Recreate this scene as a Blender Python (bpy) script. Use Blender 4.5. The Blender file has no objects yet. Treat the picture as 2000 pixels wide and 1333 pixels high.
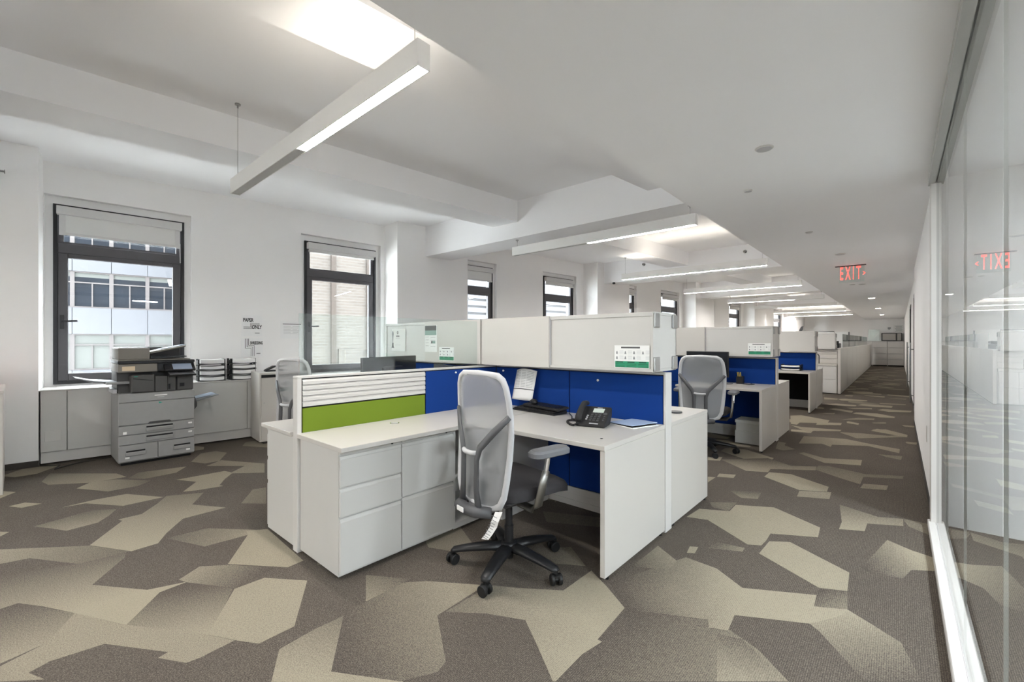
import bpy, bmesh, math, random
from mathutils import Matrix, Vector
random.seed(7)
SC = bpy.context.scene
COL = SC.collection
PI = math.pi

# ------------------------------------------------------------------ camera
TH = math.radians(41.446)
cam_d = bpy.data.cameras.new('camera'); cam = bpy.data.objects.new('camera', cam_d)
COL.objects.link(cam)
cam.location = (0, 0, 1.32); cam.rotation_euler = (PI/2, 0, TH)
cam_d.sensor_width = 36; cam_d.lens = 855/2000*36; cam_d.clip_start = .02; cam_d.clip_end = 300
SC.camera = cam
# ------------------------------------------------------------------ sky: even overcast
SKY_STRENGTH = 6.6
LAMP_DOWN = 41.0
LAMP_UP = 6.5
w = bpy.data.worlds.new('overcast_sky'); SC.world = w; w.use_nodes = True
bg = w.node_tree.nodes['Background']; bg.inputs[0].default_value = (.93, .97, 1.0, 1); bg.inputs[1].default_value = SKY_STRENGTH
SC.view_settings.view_transform = 'Standard'; SC.view_settings.look = 'None'
SC.view_settings.exposure = 1.8; SC.view_settings.gamma = 1.0
SC.view_settings.use_curve_mapping = False
SC.cycles.max_bounces = 24; SC.cycles.diffuse_bounces = 16; SC.cycles.transparent_max_bounces = 24

# ------------------------------------------------------------------ helpers
WM = {}
def lin(c):
    f = lambda v: v/12.92 if v <= .04045 else ((v+.055)/1.055)**2.4
    return (f(c[0]/255), f(c[1]/255), f(c[2]/255), 1)
MATS = {}
def mat(name, rgb, rough=.5, metal=0, var=.03, scale=30, bump=0, emit=0, trans=0, ior=1.45, coat=0, spec=.5):
    m = bpy.data.materials.new(name); m.use_nodes = True; nt = m.node_tree; b = nt.nodes['Principled BSDF']
    c = lin(rgb)
    b.inputs['Roughness'].default_value = rough; b.inputs['Metallic'].default_value = metal
    b.inputs['Specular IOR Level'].default_value = spec
    b.inputs['IOR'].default_value = ior
    if trans: b.inputs['Transmission Weight'].default_value = trans
    if coat: b.inputs['Coat Weight'].default_value = coat
    tc = nt.nodes.new('ShaderNodeTexCoord'); nz = nt.nodes.new('ShaderNodeTexNoise')
    nz.inputs['Scale'].default_value = scale; nz.inputs['Detail'].default_value = 2
    nt.links.new(tc.outputs['Object'], nz.inputs['Vector'])
    mx = nt.nodes.new('ShaderNodeMix'); mx.data_type = 'RGBA'
    mx.inputs[6].default_value = tuple(max(0, v*(1-var)) for v in c[:3])+(1,)
    mx.inputs[7].default_value = tuple(min(1, v*(1+var)) for v in c[:3])+(1,)
    nt.links.new(nz.outputs['Fac'], mx.inputs[0]); nt.links.new(mx.outputs[2], b.inputs['Base Color'])
    if emit:
        b.inputs['Emission Color'].default_value = c; b.inputs['Emission Strength'].default_value = emit
    if bump:
        bp = nt.nodes.new('ShaderNodeBump'); bp.inputs['Strength'].default_value = bump; bp.inputs['Distance'].default_value = .002
        nt.links.new(nz.outputs['Fac'], bp.inputs['Height']); nt.links.new(bp.outputs['Normal'], b.inputs['Normal'])
    MATS[name] = m; return m

mat('wall', (246, 245, 244), .85, var=.012, scale=3)
mat('ceiling_paint', (247, 247, 248), .9, var=.01, scale=2)
mat('laminate', (196, 192, 186), .35, var=.01, scale=6)
mat('painted_steel', (200, 198, 194), .42, var=.012, scale=8)
mat('trim_white', (206, 203, 199), .45, var=.01)
mat('window_black', (34, 34, 38), .4, var=.1)
mat('window_grey', (82, 80, 84), .4, var=.06)
mat('shade_cloth', (228, 228, 226), .9, var=.02, scale=200)
mat('shade_box', (214, 213, 212), .6)
mat('blue_fabric', (0, 54, 132), .95, var=.22, scale=900, bump=.3)
mat('dark_fabric', (16, 16, 18), .95, var=.2, scale=900)
mat('green_fabric', (112, 134, 32), .9, var=.10, scale=900, bump=.3)
mat('black_gap', (14, 14, 16), .7)
mat('black_plastic', (30, 30, 32), .42, var=.1)
mat('soft_black', (40, 39, 40), .65, var=.1, scale=80)
mat('seat_fabric', (46, 44, 46), .85, var=.2, scale=500, bump=.3)
mat('grey_plastic', (80, 80, 82), .45, var=.04)
mat('pale_grey', (192, 192, 194), .45, var=.03)
mat('arm_pad', (112, 113, 117), .5, var=.04)
mat('chrome', (200, 200, 200), .16, 1)
mat('steel', (176, 176, 174), .3, 1)
mat('brushed', (150, 148, 144), .42, 1)
mat('clip_metal', (172, 172, 170), .35, .7)
mat('poster_paper', (243, 243, 243), .85, var=.01)
mat('paper', (238, 238, 236), .8, var=.02)
mat('ink', (24, 24, 26), .8)
mat('grey_ink', (140, 142, 144), .8)
mat('pale_ink', (196, 197, 198), .8)
mat('flyer_green', (52, 150, 112), .8)
mat('flyer_dark_green', (36, 84, 66), .8)
mat('flyer_teal', (140, 166, 158), .8)
mat('flyer_grey', (96, 98, 98), .8)
mat('copier_grey', (150, 150, 149), .5, var=.05, scale=20)
mat('copier_dark', (76, 75, 74), .5, var=.05)
mat('copier_brown', (124, 119, 112), .5, var=.04)
mat('copier_black', (22, 22, 24), .3)
mat('copier_tray', (120, 121, 124), .4)
mat('screen_blue', (150, 162, 182), .25)
mat('sticker', (214, 196, 168), .8)
mat('teal_mark', (30, 150, 130), .6)
mat('screen_dark', (30, 32, 36), .18)
mat('lcd', (198, 208, 200), .3)
mat('yellow', (214, 184, 50), .5)
mat('red', (176, 40, 44), .5)
mat('folder_blue', (168, 186, 214), .7)
mat('exit_red', (235, 80, 72), .5, emit=.75)
mat('rubber', (20, 20, 21), .55)
mat('track_grey', (168, 168, 164), .4)
mat('base_dark', (66, 62, 58), .8)
mat('lamp_off', (196, 196, 194), .5)
mat('lamp_housing', (232, 231, 228), .5, var=.01)
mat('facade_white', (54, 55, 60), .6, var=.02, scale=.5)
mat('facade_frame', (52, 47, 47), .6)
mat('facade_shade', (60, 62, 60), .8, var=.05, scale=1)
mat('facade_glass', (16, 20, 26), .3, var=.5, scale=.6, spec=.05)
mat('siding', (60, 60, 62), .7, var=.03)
mat('street', (222, 222, 220), .9)  # unseen street kept very pale to bounce daylight up indoors
mat('box_white', (222, 221, 218), .7)

def emitter(name, rgb, s):
    m = bpy.data.materials.new(name); m.use_nodes = True; nt = m.node_tree
    b = nt.nodes['Principled BSDF']; b.inputs['Base Color'].default_value = (.8, .8, .8, 1)
    b.inputs['Emission Color'].default_value = lin(rgb); b.inputs['Emission Strength'].default_value = s
    MATS[name] = m
emitter('lamp_down', (255, 251, 246), LAMP_DOWN)
emitter('lamp_up', (255, 245, 230), LAMP_UP)
emitter('added_panel_glow', (240, 246, 255), 45)
emitter('downlight_glow', (255, 244, 226), 25)

def glass(name, tint, refl_rough=.0, alpha=.5):
    """thin clear pane: principled glass, single thin slab"""
    m = bpy.data.materials.new(name); m.use_nodes = True; nt = m.node_tree; nt.nodes.clear()
    out = nt.nodes.new('ShaderNodeOutputMaterial'); tr = nt.nodes.new('ShaderNodeBsdfTransparent')
    gl = nt.nodes.new('ShaderNodeBsdfGlossy'); gl.inputs['Roughness'].default_value = refl_rough
    fr = nt.nodes.new('ShaderNodeFresnel'); fr.inputs['IOR'].default_value = 1.5
    tr.inputs['Color'].default_value = tint+(1,)
    mx = nt.nodes.new('ShaderNodeMixShader')
    # both faces of the pane folded into one: 2R/(1+R) on the face the ray meets first
    ge = nt.nodes.new('ShaderNodeNewGeometry')
    def M(op, a, b):
        n = nt.nodes.new('ShaderNodeMath'); n.operation = op
        for i, v in enumerate((a, b)):
            if isinstance(v, (int, float)): n.inputs[i].default_value = v
            else: nt.links.new(v, n.inputs[i])
        return n.outputs[0]
    R2 = M('DIVIDE', M('MULTIPLY', fr.outputs[0], 2.0), M('ADD', fr.outputs[0], 1.0))
    nt.links.new(M('MULTIPLY', R2, M('SUBTRACT', 1.0, ge.outputs['Backfacing'])), mx.inputs[0]); nt.links.new(tr.outputs[0], mx.inputs[1]); nt.links.new(gl.outputs[0], mx.inputs[2])
    nt.links.new(mx.outputs[0], out.inputs[0]); MATS[name] = m
glass('window_pane', (.96, .98, .98))
glass('screen_pane', (.93, .97, .96))
glass('office_pane', (.93, .955, .945))

def mesh_fabric():
    m = bpy.data.materials.new('chair_mesh'); m.use_nodes = True; nt = m.node_tree; b = nt.nodes['Principled BSDF']
    b.inputs['Base Color'].default_value = lin((166, 167, 169)); b.inputs['Roughness'].default_value = .8
    tc = nt.nodes.new('ShaderNodeTexCoord'); wv = nt.nodes.new('ShaderNodeTexWave'); wv.wave_type = 'BANDS'; wv.bands_direction = 'X'
    wv.inputs['Scale'].default_value = 90; nt.links.new(tc.outputs['Object'], wv.inputs['Vector'])
    mr = nt.nodes.new('ShaderNodeMapRange'); mr.inputs[3].default_value = .5; mr.inputs[4].default_value = .85
    nt.links.new(wv.outputs['Fac'], mr.inputs[0]); nt.links.new(mr.outputs[0], b.inputs['Alpha']); MATS['chair_mesh'] = m
mesh_fabric()

def brick_mat():
    m = bpy.data.materials.new('facade_brick'); m.use_nodes = True; nt = m.node_tree; b = nt.nodes['Principled BSDF']
    tc = nt.nodes.new('ShaderNodeTexCoord'); mp = nt.nodes.new('ShaderNodeMapping'); mp.inputs['Rotation'].default_value = (PI/2, 0, 0)
    br = nt.nodes.new('ShaderNodeTexBrick'); br.inputs['Scale'].default_value = 1.0
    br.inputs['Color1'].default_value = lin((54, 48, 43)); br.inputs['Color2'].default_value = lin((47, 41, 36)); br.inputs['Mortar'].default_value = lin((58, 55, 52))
    br.inputs['Mortar Size'].default_value = .02; br.inputs['Brick Width'].default_value = .42; br.inputs['Row Height'].default_value = .15
    nt.links.new(tc.outputs['Object'], mp.inputs[0]); nt.links.new(mp.outputs[0], br.inputs['Vector'])
    nt.links.new(br.outputs['Color'], b.inputs['Base Color']); b.inputs['Roughness'].default_value = .9; MATS['facade_brick'] = m
brick_mat()
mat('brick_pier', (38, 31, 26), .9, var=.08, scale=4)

def carpet_mat():
    m = bpy.data.materials.new('carpet'); m.use_nodes = True; nt = m.node_tree; b = nt.nodes['Principled BSDF']; L = nt.links.new
    at = nt.nodes.new('ShaderNodeAttribute'); at.attribute_name = 'tone'
    tc = nt.nodes.new('ShaderNodeTexCoord')
    n1 = nt.nodes.new('ShaderNodeTexNoise'); n1.inputs['Scale'].default_value = 210; n1.inputs['Detail'].default_value = 3; L(tc.outputs['Object'], n1.inputs['Vector'])
    n2 = nt.nodes.new('ShaderNodeTexNoise'); n2.inputs['Scale'].default_value = 1.7; L(tc.outputs['Object'], n2.inputs['Vector'])
    wv = nt.nodes.new('ShaderNodeTexWave'); wv.bands_direction = 'X'; wv.inputs['Scale'].default_value = 42; wv.inputs['Distortion'].default_value = 1.2
    wv.inputs['Detail Scale'].default_value = 8; L(tc.outputs['Object'], wv.inputs['Vector'])
    # tone + grain + rib
    def M(op, a, bb, c=None):
        n = nt.nodes.new('ShaderNodeMath'); n.operation = op
        for i, v in enumerate((a, bb)):
            if isinstance(v, (int, float)): n.inputs[i].default_value = v
            else: L(v, n.inputs[i])
        return n.outputs[0]
    grain = M('MULTIPLY', M('SUBTRACT', n1.outputs['Fac'], .5), 1.5)
    rib = M('MULTIPLY', M('SUBTRACT', wv.outputs['Fac'], .5), .22)
    t = M('ADD', M('ADD', at.outputs['Fac'], grain), rib)
    t = M('ADD', t, M('MULTIPLY', M('SUBTRACT', n2.outputs['Fac'], .5), .12))
    cr = nt.nodes.new('ShaderNodeValToRGB'); cr.color_ramp.elements[0].color = lin((79, 72, 68)); cr.color_ramp.elements[1].color = lin((158, 149, 131))
    cr.color_ramp.elements[0].position = 0; cr.color_ramp.elements[1].position = 1
    L(t, cr.inputs[0]); L(cr.outputs[0], b.inputs['Base Color'])
    b.inputs['Roughness'].default_value = .95; b.inputs['Specular IOR Level'].default_value = .1
    bp = nt.nodes.new('ShaderNodeBump'); bp.inputs['Strength'].default_value = .35; bp.inputs['Distance'].default_value = .004
    L(n1.outputs['Fac'], bp.inputs['Height']); L(bp.outputs[0], b.inputs['Normal']); MATS['carpet'] = m
carpet_mat()

class MB:
    def __init__(s, M=None): s.v = []; s.f = []; s.M = M or Matrix()
    def add(s, vs, fs, M=None):
        n = len(s.v); MM = s.M @ M if M else s.M
        s.v += [MM @ Vector(p) for p in vs]; s.f += [[i+n for i in q] for q in fs]; return s
    def box(s, x0, x1, y0, y1, z0, z1, M=None):
        vs = [(x, y, z) for z in (z0, z1) for y in (y0, y1) for x in (x0, x1)]
        return s.add(vs, [(0, 2, 3, 1), (4, 5, 7, 6), (0, 1, 5, 4), (2, 6, 7, 3), (0, 4, 6, 2), (1, 3, 7, 5)], M)
    def frame(s, x0, x1, z0, z1, y0, y1, l, r, b, t):
        """rectangular frame in the XZ plane (bars l, r, b, t wide)"""
        s.box(x0, x0+l, y0, y1, z0, z1); s.box(x1-r, x1, y0, y1, z0, z1)
        s.box(x0+l, x1-r, y0, y1, z0, z0+b); s.box(x0+l, x1-r, y0, y1, z1-t, z1); return s
    def prism(s, pts, a, b, ax='z'):
        """pts in the plane, extruded from a to b along ax"""
        mp = {'z': lambda p, h: (p[0], p[1], h), 'x': lambda p, h: (h, p[0], p[1]), 'y': lambda p, h: (p[0], h, p[1])}[ax]
        n = len(pts); vs = [mp(p, a) for p in pts]+[mp(p, b) for p in pts]
        fs = [list(range(n))[::-1], list(range(n, 2*n))]+[[i, (i+1) % n, (i+1) % n+n, i+n] for i in range(n)]
        return s.add(vs, fs)
    def cyl(s, c, r, h, n=20, ax='z', r2=None):
        r2 = r if r2 is None else r2; vs = []
        for k, (rr, hh) in enumerate(((r, 0), (r2, h))):
            for i in range(n):
                a = 2*PI*i/n; p = (rr*math.cos(a), rr*math.sin(a), hh)
                p = {'z': p, 'x': (p[2], p[0], p[1]), 'y': (p[0], p[2], p[1])}[ax]
                vs.append((c[0]+p[0], c[1]+p[1], c[2]+p[2]))
        fs = [list(range(n))[::-1], list(range(n, 2*n))]+[[i, (i+1) % n, (i+1) % n+n, i+n] for i in range(n)]
        return s.add(vs, fs)
    def lathe(s, prof, c=(0, 0, 0), n=24):
        vs = []; fs = []
        for r, z in prof:
            for i in range(n):
                a = 2*PI*i/n; vs.append((c[0]+r*math.cos(a), c[1]+r*math.sin(a), c[2]+z))
        m = len(prof)
        for j in range(m-1):
            for i in range(n): fs.append([j*n+i, j*n+(i+1) % n, (j+1)*n+(i+1) % n, (j+1)*n+i])
        fs.append(list(range(n))[::-1]); fs.append(list(range((m-1)*n, m*n))); return s.add(vs, fs)
    def tube(s, pts, r, n=8, ry=None, closed=False, up=(0, 0, 1)):
        """sweep an ellipse (r across, ry along up) along pts; r may be a list"""
        P = [Vector(p) for p in pts]; N = len(P); vs = []; fs = []
        for i, p in enumerate(P):
            a = P[(i-1) % N] if (closed or i > 0) else P[i]; b = P[(i+1) % N] if (closed or i < N-1) else P[i]
            d = (b-a).normalized(); u = Vector(up)
            if abs(d.dot(u)) > .97: u = Vector((0, 1, 0)) if abs(d.y) < .9 else Vector((1, 0, 0))
            x = d.cross(u).normalized(); y = x.cross(d)
            rr = r[i] if isinstance(r, (list, tuple)) else r
            r2 = rr if ry is None else (ry[i] if isinstance(ry, (list, tuple)) else ry)
            for k in range(n):
                t = 2*PI*(k+.5)/n; vs.append(p+x*rr*math.cos(t)+y*r2*math.sin(t))
        M = N if closed else N-1
        for i in range(M):
            j = (i+1) % N
            for k in range(n): fs.append([i*n+k, i*n+(k+1) % n, j*n+(k+1) % n, j*n+k])
        if not closed: fs.append(list(range(n))[::-1]); fs.append(list(range((N-1)*n, N*n)))
        return s.add(vs, fs)
    def build(s, name, material, parent=None, smooth=False, bevel=0, seg=1, local=False, recalc=True):
        vs = s.v; loc = None
        if parent is not None:
            if not local:
                inv = WM[parent].inverted(); vs = [inv @ p for p in vs]
        else:
            lo = [min(p[i] for p in vs) for i in range(3)]; hi = [max(p[i] for p in vs) for i in range(3)]
            loc = Vector(((lo[0]+hi[0])/2, (lo[1]+hi[1])/2, lo[2])); vs = [p-loc for p in vs]
        me = bpy.data.meshes.new(name); me.from_pydata([tuple(p) for p in vs], [], s.f)
        bm = bmesh.new(); bm.from_mesh(me)
        if recalc: bmesh.ops.recalc_face_normals(bm, faces=bm.faces)
        if bevel:
            ed = [e for e in bm.edges if len(e.link_faces) == 2 and e.calc_face_angle(0) > .6]
            bmesh.ops.bevel(bm, geom=ed, offset=bevel, segments=seg, affect='EDGES', profile=.5)
        bm.to_mesh(me); bm.free()
        if smooth:
            for p in me.polygons: p.use_smooth = True
            if smooth == 2:
                me.set_sharp_from_angle(angle=math.radians(38))
        me.materials.append(MATS[material] if isinstance(material, str) else material)
        o = bpy.data.objects.new(name, me); COL.objects.link(o)
        if parent is not None: o.parent = parent; WM[o] = WM[parent]
        else: o.location = loc; WM[o] = Matrix.Translation(loc)
        return o

def tag(o, label, cat, group=None):
    o['label'] = label; o['category'] = cat
    if group: o['group'] = group
    return o
def thing(name, label, cat, loc=(0, 0, 0), rz=0, group=None):
    o = bpy.data.objects.new(name, None); COL.objects.link(o); o.empty_display_size = .05
    o.location = loc; o.rotation_euler = (0, 0, rz); WM[o] = Matrix.Translation(loc) @ Matrix.Rotation(rz, 4, 'Z')
    return tag(o, label, cat, group)
def struct(o): o['kind'] = 'structure'; return o
def sroot(name, loc=(0, 0, 0)):
    o = bpy.data.objects.new(name, None); COL.objects.link(o); o.location = loc; o.empty_display_size = .05
    WM[o] = Matrix.Translation(loc); return struct(o)
def copy_tree(o, parent=None, label=None, loc=None, rz=None, group=None):
    c = o.copy(); COL.objects.link(c); c.parent = parent
    if label: c['label'] = label
    if group: c['group'] = group
    if loc is not None: c.location = loc
    if rz is not None: c.rotation_euler = (0, 0, rz)
    for ch in list(o.children): copy_tree(ch, c)
    return c
def text(body, size, material, parent, M, name='lettering', sx=1, bold=0):
    cu = bpy.data.curves.new('t', 'FONT'); cu.body = body; cu.size = size; cu.align_x = 'CENTER'; cu.align_y = 'CENTER'
    cu.extrude = .0006; cu.offset = bold
    to = bpy.data.objects.new('t', cu); me = bpy.data.meshes.new_from_object(to)
    bpy.data.objects.remove(to); bpy.data.curves.remove(cu)
    inv = WM[parent].inverted()
    me.transform(inv @ M @ Matrix.Diagonal((sx, 1, 1, 1))); me.materials.clear(); me.materials.append(MATS[material]); me.name = name
    o = bpy.data.objects.new(name, me); COL.objects.link(o); o.parent = parent; WM[o] = WM[parent]; return o

# window wall frame: x = along wall (s), y = outwards, z = up
A0 = math.radians(5.806)
WALL = Matrix.Translation((-6.769, .168, 0)) @ Matrix(((math.sin(A0), -math.cos(A0), 0, 0), (math.cos(A0), math.sin(A0), 0, 0), (0, 0, 1, 0), (0, 0, 0, 1)))
def wp(s, o, z=0): return WALL @ Vector((s, o, z))
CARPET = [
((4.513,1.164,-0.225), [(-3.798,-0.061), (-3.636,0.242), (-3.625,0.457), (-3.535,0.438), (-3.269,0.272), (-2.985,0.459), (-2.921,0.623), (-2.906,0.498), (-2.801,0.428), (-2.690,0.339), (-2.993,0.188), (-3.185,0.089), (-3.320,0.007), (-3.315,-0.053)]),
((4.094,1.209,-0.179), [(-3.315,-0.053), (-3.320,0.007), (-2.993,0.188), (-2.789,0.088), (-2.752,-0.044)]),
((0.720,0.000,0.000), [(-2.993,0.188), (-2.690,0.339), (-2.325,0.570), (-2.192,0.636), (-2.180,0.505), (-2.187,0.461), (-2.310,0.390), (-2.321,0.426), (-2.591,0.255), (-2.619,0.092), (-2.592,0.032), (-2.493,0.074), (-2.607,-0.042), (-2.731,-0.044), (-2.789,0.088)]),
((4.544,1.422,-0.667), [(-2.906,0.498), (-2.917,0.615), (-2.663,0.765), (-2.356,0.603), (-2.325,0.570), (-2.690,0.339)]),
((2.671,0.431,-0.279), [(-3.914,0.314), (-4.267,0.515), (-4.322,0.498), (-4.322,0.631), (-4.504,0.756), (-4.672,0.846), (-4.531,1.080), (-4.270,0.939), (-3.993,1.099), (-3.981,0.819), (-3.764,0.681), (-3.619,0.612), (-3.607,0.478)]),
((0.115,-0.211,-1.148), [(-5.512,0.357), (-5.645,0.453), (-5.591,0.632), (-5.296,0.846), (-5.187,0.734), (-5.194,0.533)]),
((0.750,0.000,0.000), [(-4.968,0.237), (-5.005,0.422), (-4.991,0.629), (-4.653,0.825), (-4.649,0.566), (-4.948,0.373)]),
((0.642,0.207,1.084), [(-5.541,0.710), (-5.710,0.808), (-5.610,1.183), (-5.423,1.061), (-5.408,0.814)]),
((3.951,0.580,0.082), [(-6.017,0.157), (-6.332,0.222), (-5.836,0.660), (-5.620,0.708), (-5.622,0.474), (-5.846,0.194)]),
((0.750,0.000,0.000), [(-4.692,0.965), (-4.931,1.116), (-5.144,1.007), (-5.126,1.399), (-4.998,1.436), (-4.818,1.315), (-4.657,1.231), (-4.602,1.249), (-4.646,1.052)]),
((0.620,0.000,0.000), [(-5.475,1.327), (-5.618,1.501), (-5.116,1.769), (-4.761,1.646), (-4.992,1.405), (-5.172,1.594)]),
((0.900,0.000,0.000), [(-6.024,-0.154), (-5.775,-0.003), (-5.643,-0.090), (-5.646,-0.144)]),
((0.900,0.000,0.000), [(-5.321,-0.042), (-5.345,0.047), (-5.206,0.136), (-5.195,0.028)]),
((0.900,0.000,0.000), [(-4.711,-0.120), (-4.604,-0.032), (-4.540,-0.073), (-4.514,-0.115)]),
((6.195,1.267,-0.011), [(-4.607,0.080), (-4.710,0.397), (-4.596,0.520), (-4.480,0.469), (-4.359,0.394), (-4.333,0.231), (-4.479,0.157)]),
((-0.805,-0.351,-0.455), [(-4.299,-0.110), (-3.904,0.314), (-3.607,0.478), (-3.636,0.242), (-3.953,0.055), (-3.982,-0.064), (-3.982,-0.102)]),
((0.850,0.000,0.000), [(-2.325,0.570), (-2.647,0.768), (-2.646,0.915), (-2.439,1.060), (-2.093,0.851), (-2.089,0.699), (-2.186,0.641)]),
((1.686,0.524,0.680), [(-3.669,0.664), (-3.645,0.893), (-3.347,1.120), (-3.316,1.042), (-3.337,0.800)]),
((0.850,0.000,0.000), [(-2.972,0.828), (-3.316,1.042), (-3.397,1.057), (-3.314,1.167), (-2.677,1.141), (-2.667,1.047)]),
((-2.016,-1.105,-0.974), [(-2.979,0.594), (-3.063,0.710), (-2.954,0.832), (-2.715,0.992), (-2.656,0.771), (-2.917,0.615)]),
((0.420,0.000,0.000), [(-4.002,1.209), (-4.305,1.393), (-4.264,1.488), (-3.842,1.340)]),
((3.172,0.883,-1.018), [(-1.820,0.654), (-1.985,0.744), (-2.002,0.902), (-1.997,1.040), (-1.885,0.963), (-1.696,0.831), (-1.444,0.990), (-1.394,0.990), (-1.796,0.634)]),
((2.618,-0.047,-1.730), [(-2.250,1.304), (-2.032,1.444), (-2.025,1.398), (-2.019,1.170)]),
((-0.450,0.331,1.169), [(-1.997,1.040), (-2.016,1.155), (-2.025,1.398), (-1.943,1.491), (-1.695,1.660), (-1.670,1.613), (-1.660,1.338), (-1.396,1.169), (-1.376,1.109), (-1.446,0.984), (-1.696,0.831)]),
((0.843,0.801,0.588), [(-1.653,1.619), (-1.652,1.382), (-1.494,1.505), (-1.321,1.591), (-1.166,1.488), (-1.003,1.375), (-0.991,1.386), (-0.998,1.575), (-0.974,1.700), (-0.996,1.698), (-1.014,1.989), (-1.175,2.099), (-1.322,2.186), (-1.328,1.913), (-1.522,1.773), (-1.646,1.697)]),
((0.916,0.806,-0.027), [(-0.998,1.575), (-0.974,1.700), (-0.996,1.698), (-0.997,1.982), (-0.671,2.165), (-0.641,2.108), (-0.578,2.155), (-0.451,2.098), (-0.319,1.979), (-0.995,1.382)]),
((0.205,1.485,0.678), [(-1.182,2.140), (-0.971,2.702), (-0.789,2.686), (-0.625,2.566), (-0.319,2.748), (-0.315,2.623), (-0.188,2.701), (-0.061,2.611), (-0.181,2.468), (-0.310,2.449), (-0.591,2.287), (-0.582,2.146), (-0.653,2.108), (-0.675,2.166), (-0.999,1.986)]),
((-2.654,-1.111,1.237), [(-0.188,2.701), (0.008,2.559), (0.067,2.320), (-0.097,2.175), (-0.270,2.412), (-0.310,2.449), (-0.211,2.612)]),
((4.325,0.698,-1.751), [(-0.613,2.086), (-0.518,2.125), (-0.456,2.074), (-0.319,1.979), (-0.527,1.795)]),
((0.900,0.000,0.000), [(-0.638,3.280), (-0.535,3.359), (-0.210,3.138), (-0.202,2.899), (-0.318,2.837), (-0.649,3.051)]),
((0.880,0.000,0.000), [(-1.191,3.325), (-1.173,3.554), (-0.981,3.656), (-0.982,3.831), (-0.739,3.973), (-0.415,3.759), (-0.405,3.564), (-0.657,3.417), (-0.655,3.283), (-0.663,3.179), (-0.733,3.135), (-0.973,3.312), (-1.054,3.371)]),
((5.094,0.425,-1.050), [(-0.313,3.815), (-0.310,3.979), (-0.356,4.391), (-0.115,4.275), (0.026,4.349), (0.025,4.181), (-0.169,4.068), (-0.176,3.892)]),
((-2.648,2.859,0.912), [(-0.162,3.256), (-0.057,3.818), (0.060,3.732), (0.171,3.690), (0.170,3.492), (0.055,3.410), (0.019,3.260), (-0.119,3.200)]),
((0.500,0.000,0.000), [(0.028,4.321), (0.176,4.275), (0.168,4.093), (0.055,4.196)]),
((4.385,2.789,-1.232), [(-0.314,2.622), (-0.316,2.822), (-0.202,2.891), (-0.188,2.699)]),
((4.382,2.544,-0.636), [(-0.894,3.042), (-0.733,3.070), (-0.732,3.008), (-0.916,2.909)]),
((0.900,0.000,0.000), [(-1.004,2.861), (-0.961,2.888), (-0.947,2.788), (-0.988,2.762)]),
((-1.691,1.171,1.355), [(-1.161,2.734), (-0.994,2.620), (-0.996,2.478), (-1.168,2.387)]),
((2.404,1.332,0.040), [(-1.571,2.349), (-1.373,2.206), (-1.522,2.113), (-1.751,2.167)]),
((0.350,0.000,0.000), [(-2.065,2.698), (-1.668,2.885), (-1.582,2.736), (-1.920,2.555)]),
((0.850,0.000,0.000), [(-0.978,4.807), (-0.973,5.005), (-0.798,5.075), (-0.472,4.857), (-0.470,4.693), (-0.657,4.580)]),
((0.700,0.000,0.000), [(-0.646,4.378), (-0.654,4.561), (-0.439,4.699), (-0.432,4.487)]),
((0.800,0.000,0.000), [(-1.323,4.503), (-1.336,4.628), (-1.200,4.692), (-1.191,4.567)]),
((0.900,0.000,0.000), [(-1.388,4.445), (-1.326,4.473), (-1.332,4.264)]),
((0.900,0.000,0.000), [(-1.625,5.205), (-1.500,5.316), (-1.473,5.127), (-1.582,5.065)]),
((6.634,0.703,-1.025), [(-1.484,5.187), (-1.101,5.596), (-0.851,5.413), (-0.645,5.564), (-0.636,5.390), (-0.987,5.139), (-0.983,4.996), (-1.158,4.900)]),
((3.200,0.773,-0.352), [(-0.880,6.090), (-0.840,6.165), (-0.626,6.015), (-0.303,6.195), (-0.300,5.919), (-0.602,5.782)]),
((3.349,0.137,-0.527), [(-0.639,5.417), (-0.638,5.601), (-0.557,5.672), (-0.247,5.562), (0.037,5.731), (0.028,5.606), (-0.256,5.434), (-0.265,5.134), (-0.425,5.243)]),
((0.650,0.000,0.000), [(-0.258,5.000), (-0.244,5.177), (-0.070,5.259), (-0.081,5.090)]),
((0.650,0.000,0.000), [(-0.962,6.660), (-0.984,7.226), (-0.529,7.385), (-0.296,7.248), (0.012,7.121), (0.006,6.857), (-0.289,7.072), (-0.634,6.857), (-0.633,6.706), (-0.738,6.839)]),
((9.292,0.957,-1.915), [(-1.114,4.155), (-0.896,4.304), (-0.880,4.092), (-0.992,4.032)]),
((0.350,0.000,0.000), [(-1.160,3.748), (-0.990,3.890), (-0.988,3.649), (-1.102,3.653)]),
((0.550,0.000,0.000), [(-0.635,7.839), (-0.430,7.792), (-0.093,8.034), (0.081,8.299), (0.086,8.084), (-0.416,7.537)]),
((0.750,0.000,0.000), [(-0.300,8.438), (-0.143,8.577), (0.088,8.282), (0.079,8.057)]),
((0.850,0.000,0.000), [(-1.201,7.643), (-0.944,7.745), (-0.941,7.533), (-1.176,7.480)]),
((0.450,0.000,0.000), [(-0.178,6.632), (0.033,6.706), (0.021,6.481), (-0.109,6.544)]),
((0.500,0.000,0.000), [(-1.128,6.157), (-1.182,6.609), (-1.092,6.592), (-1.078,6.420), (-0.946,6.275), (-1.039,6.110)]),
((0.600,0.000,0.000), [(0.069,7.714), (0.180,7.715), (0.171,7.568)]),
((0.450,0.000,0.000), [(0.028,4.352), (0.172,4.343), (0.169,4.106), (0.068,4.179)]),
((0.800,0.000,0.000), [(-1.431,9.045), (-1.295,9.226), (-0.858,8.931), (-0.856,8.674), (-0.684,8.777), (-0.676,8.541), (-0.972,8.327), (-0.983,8.513), (-1.199,8.372), (-1.198,8.128), (-1.283,8.149)]),
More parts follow.
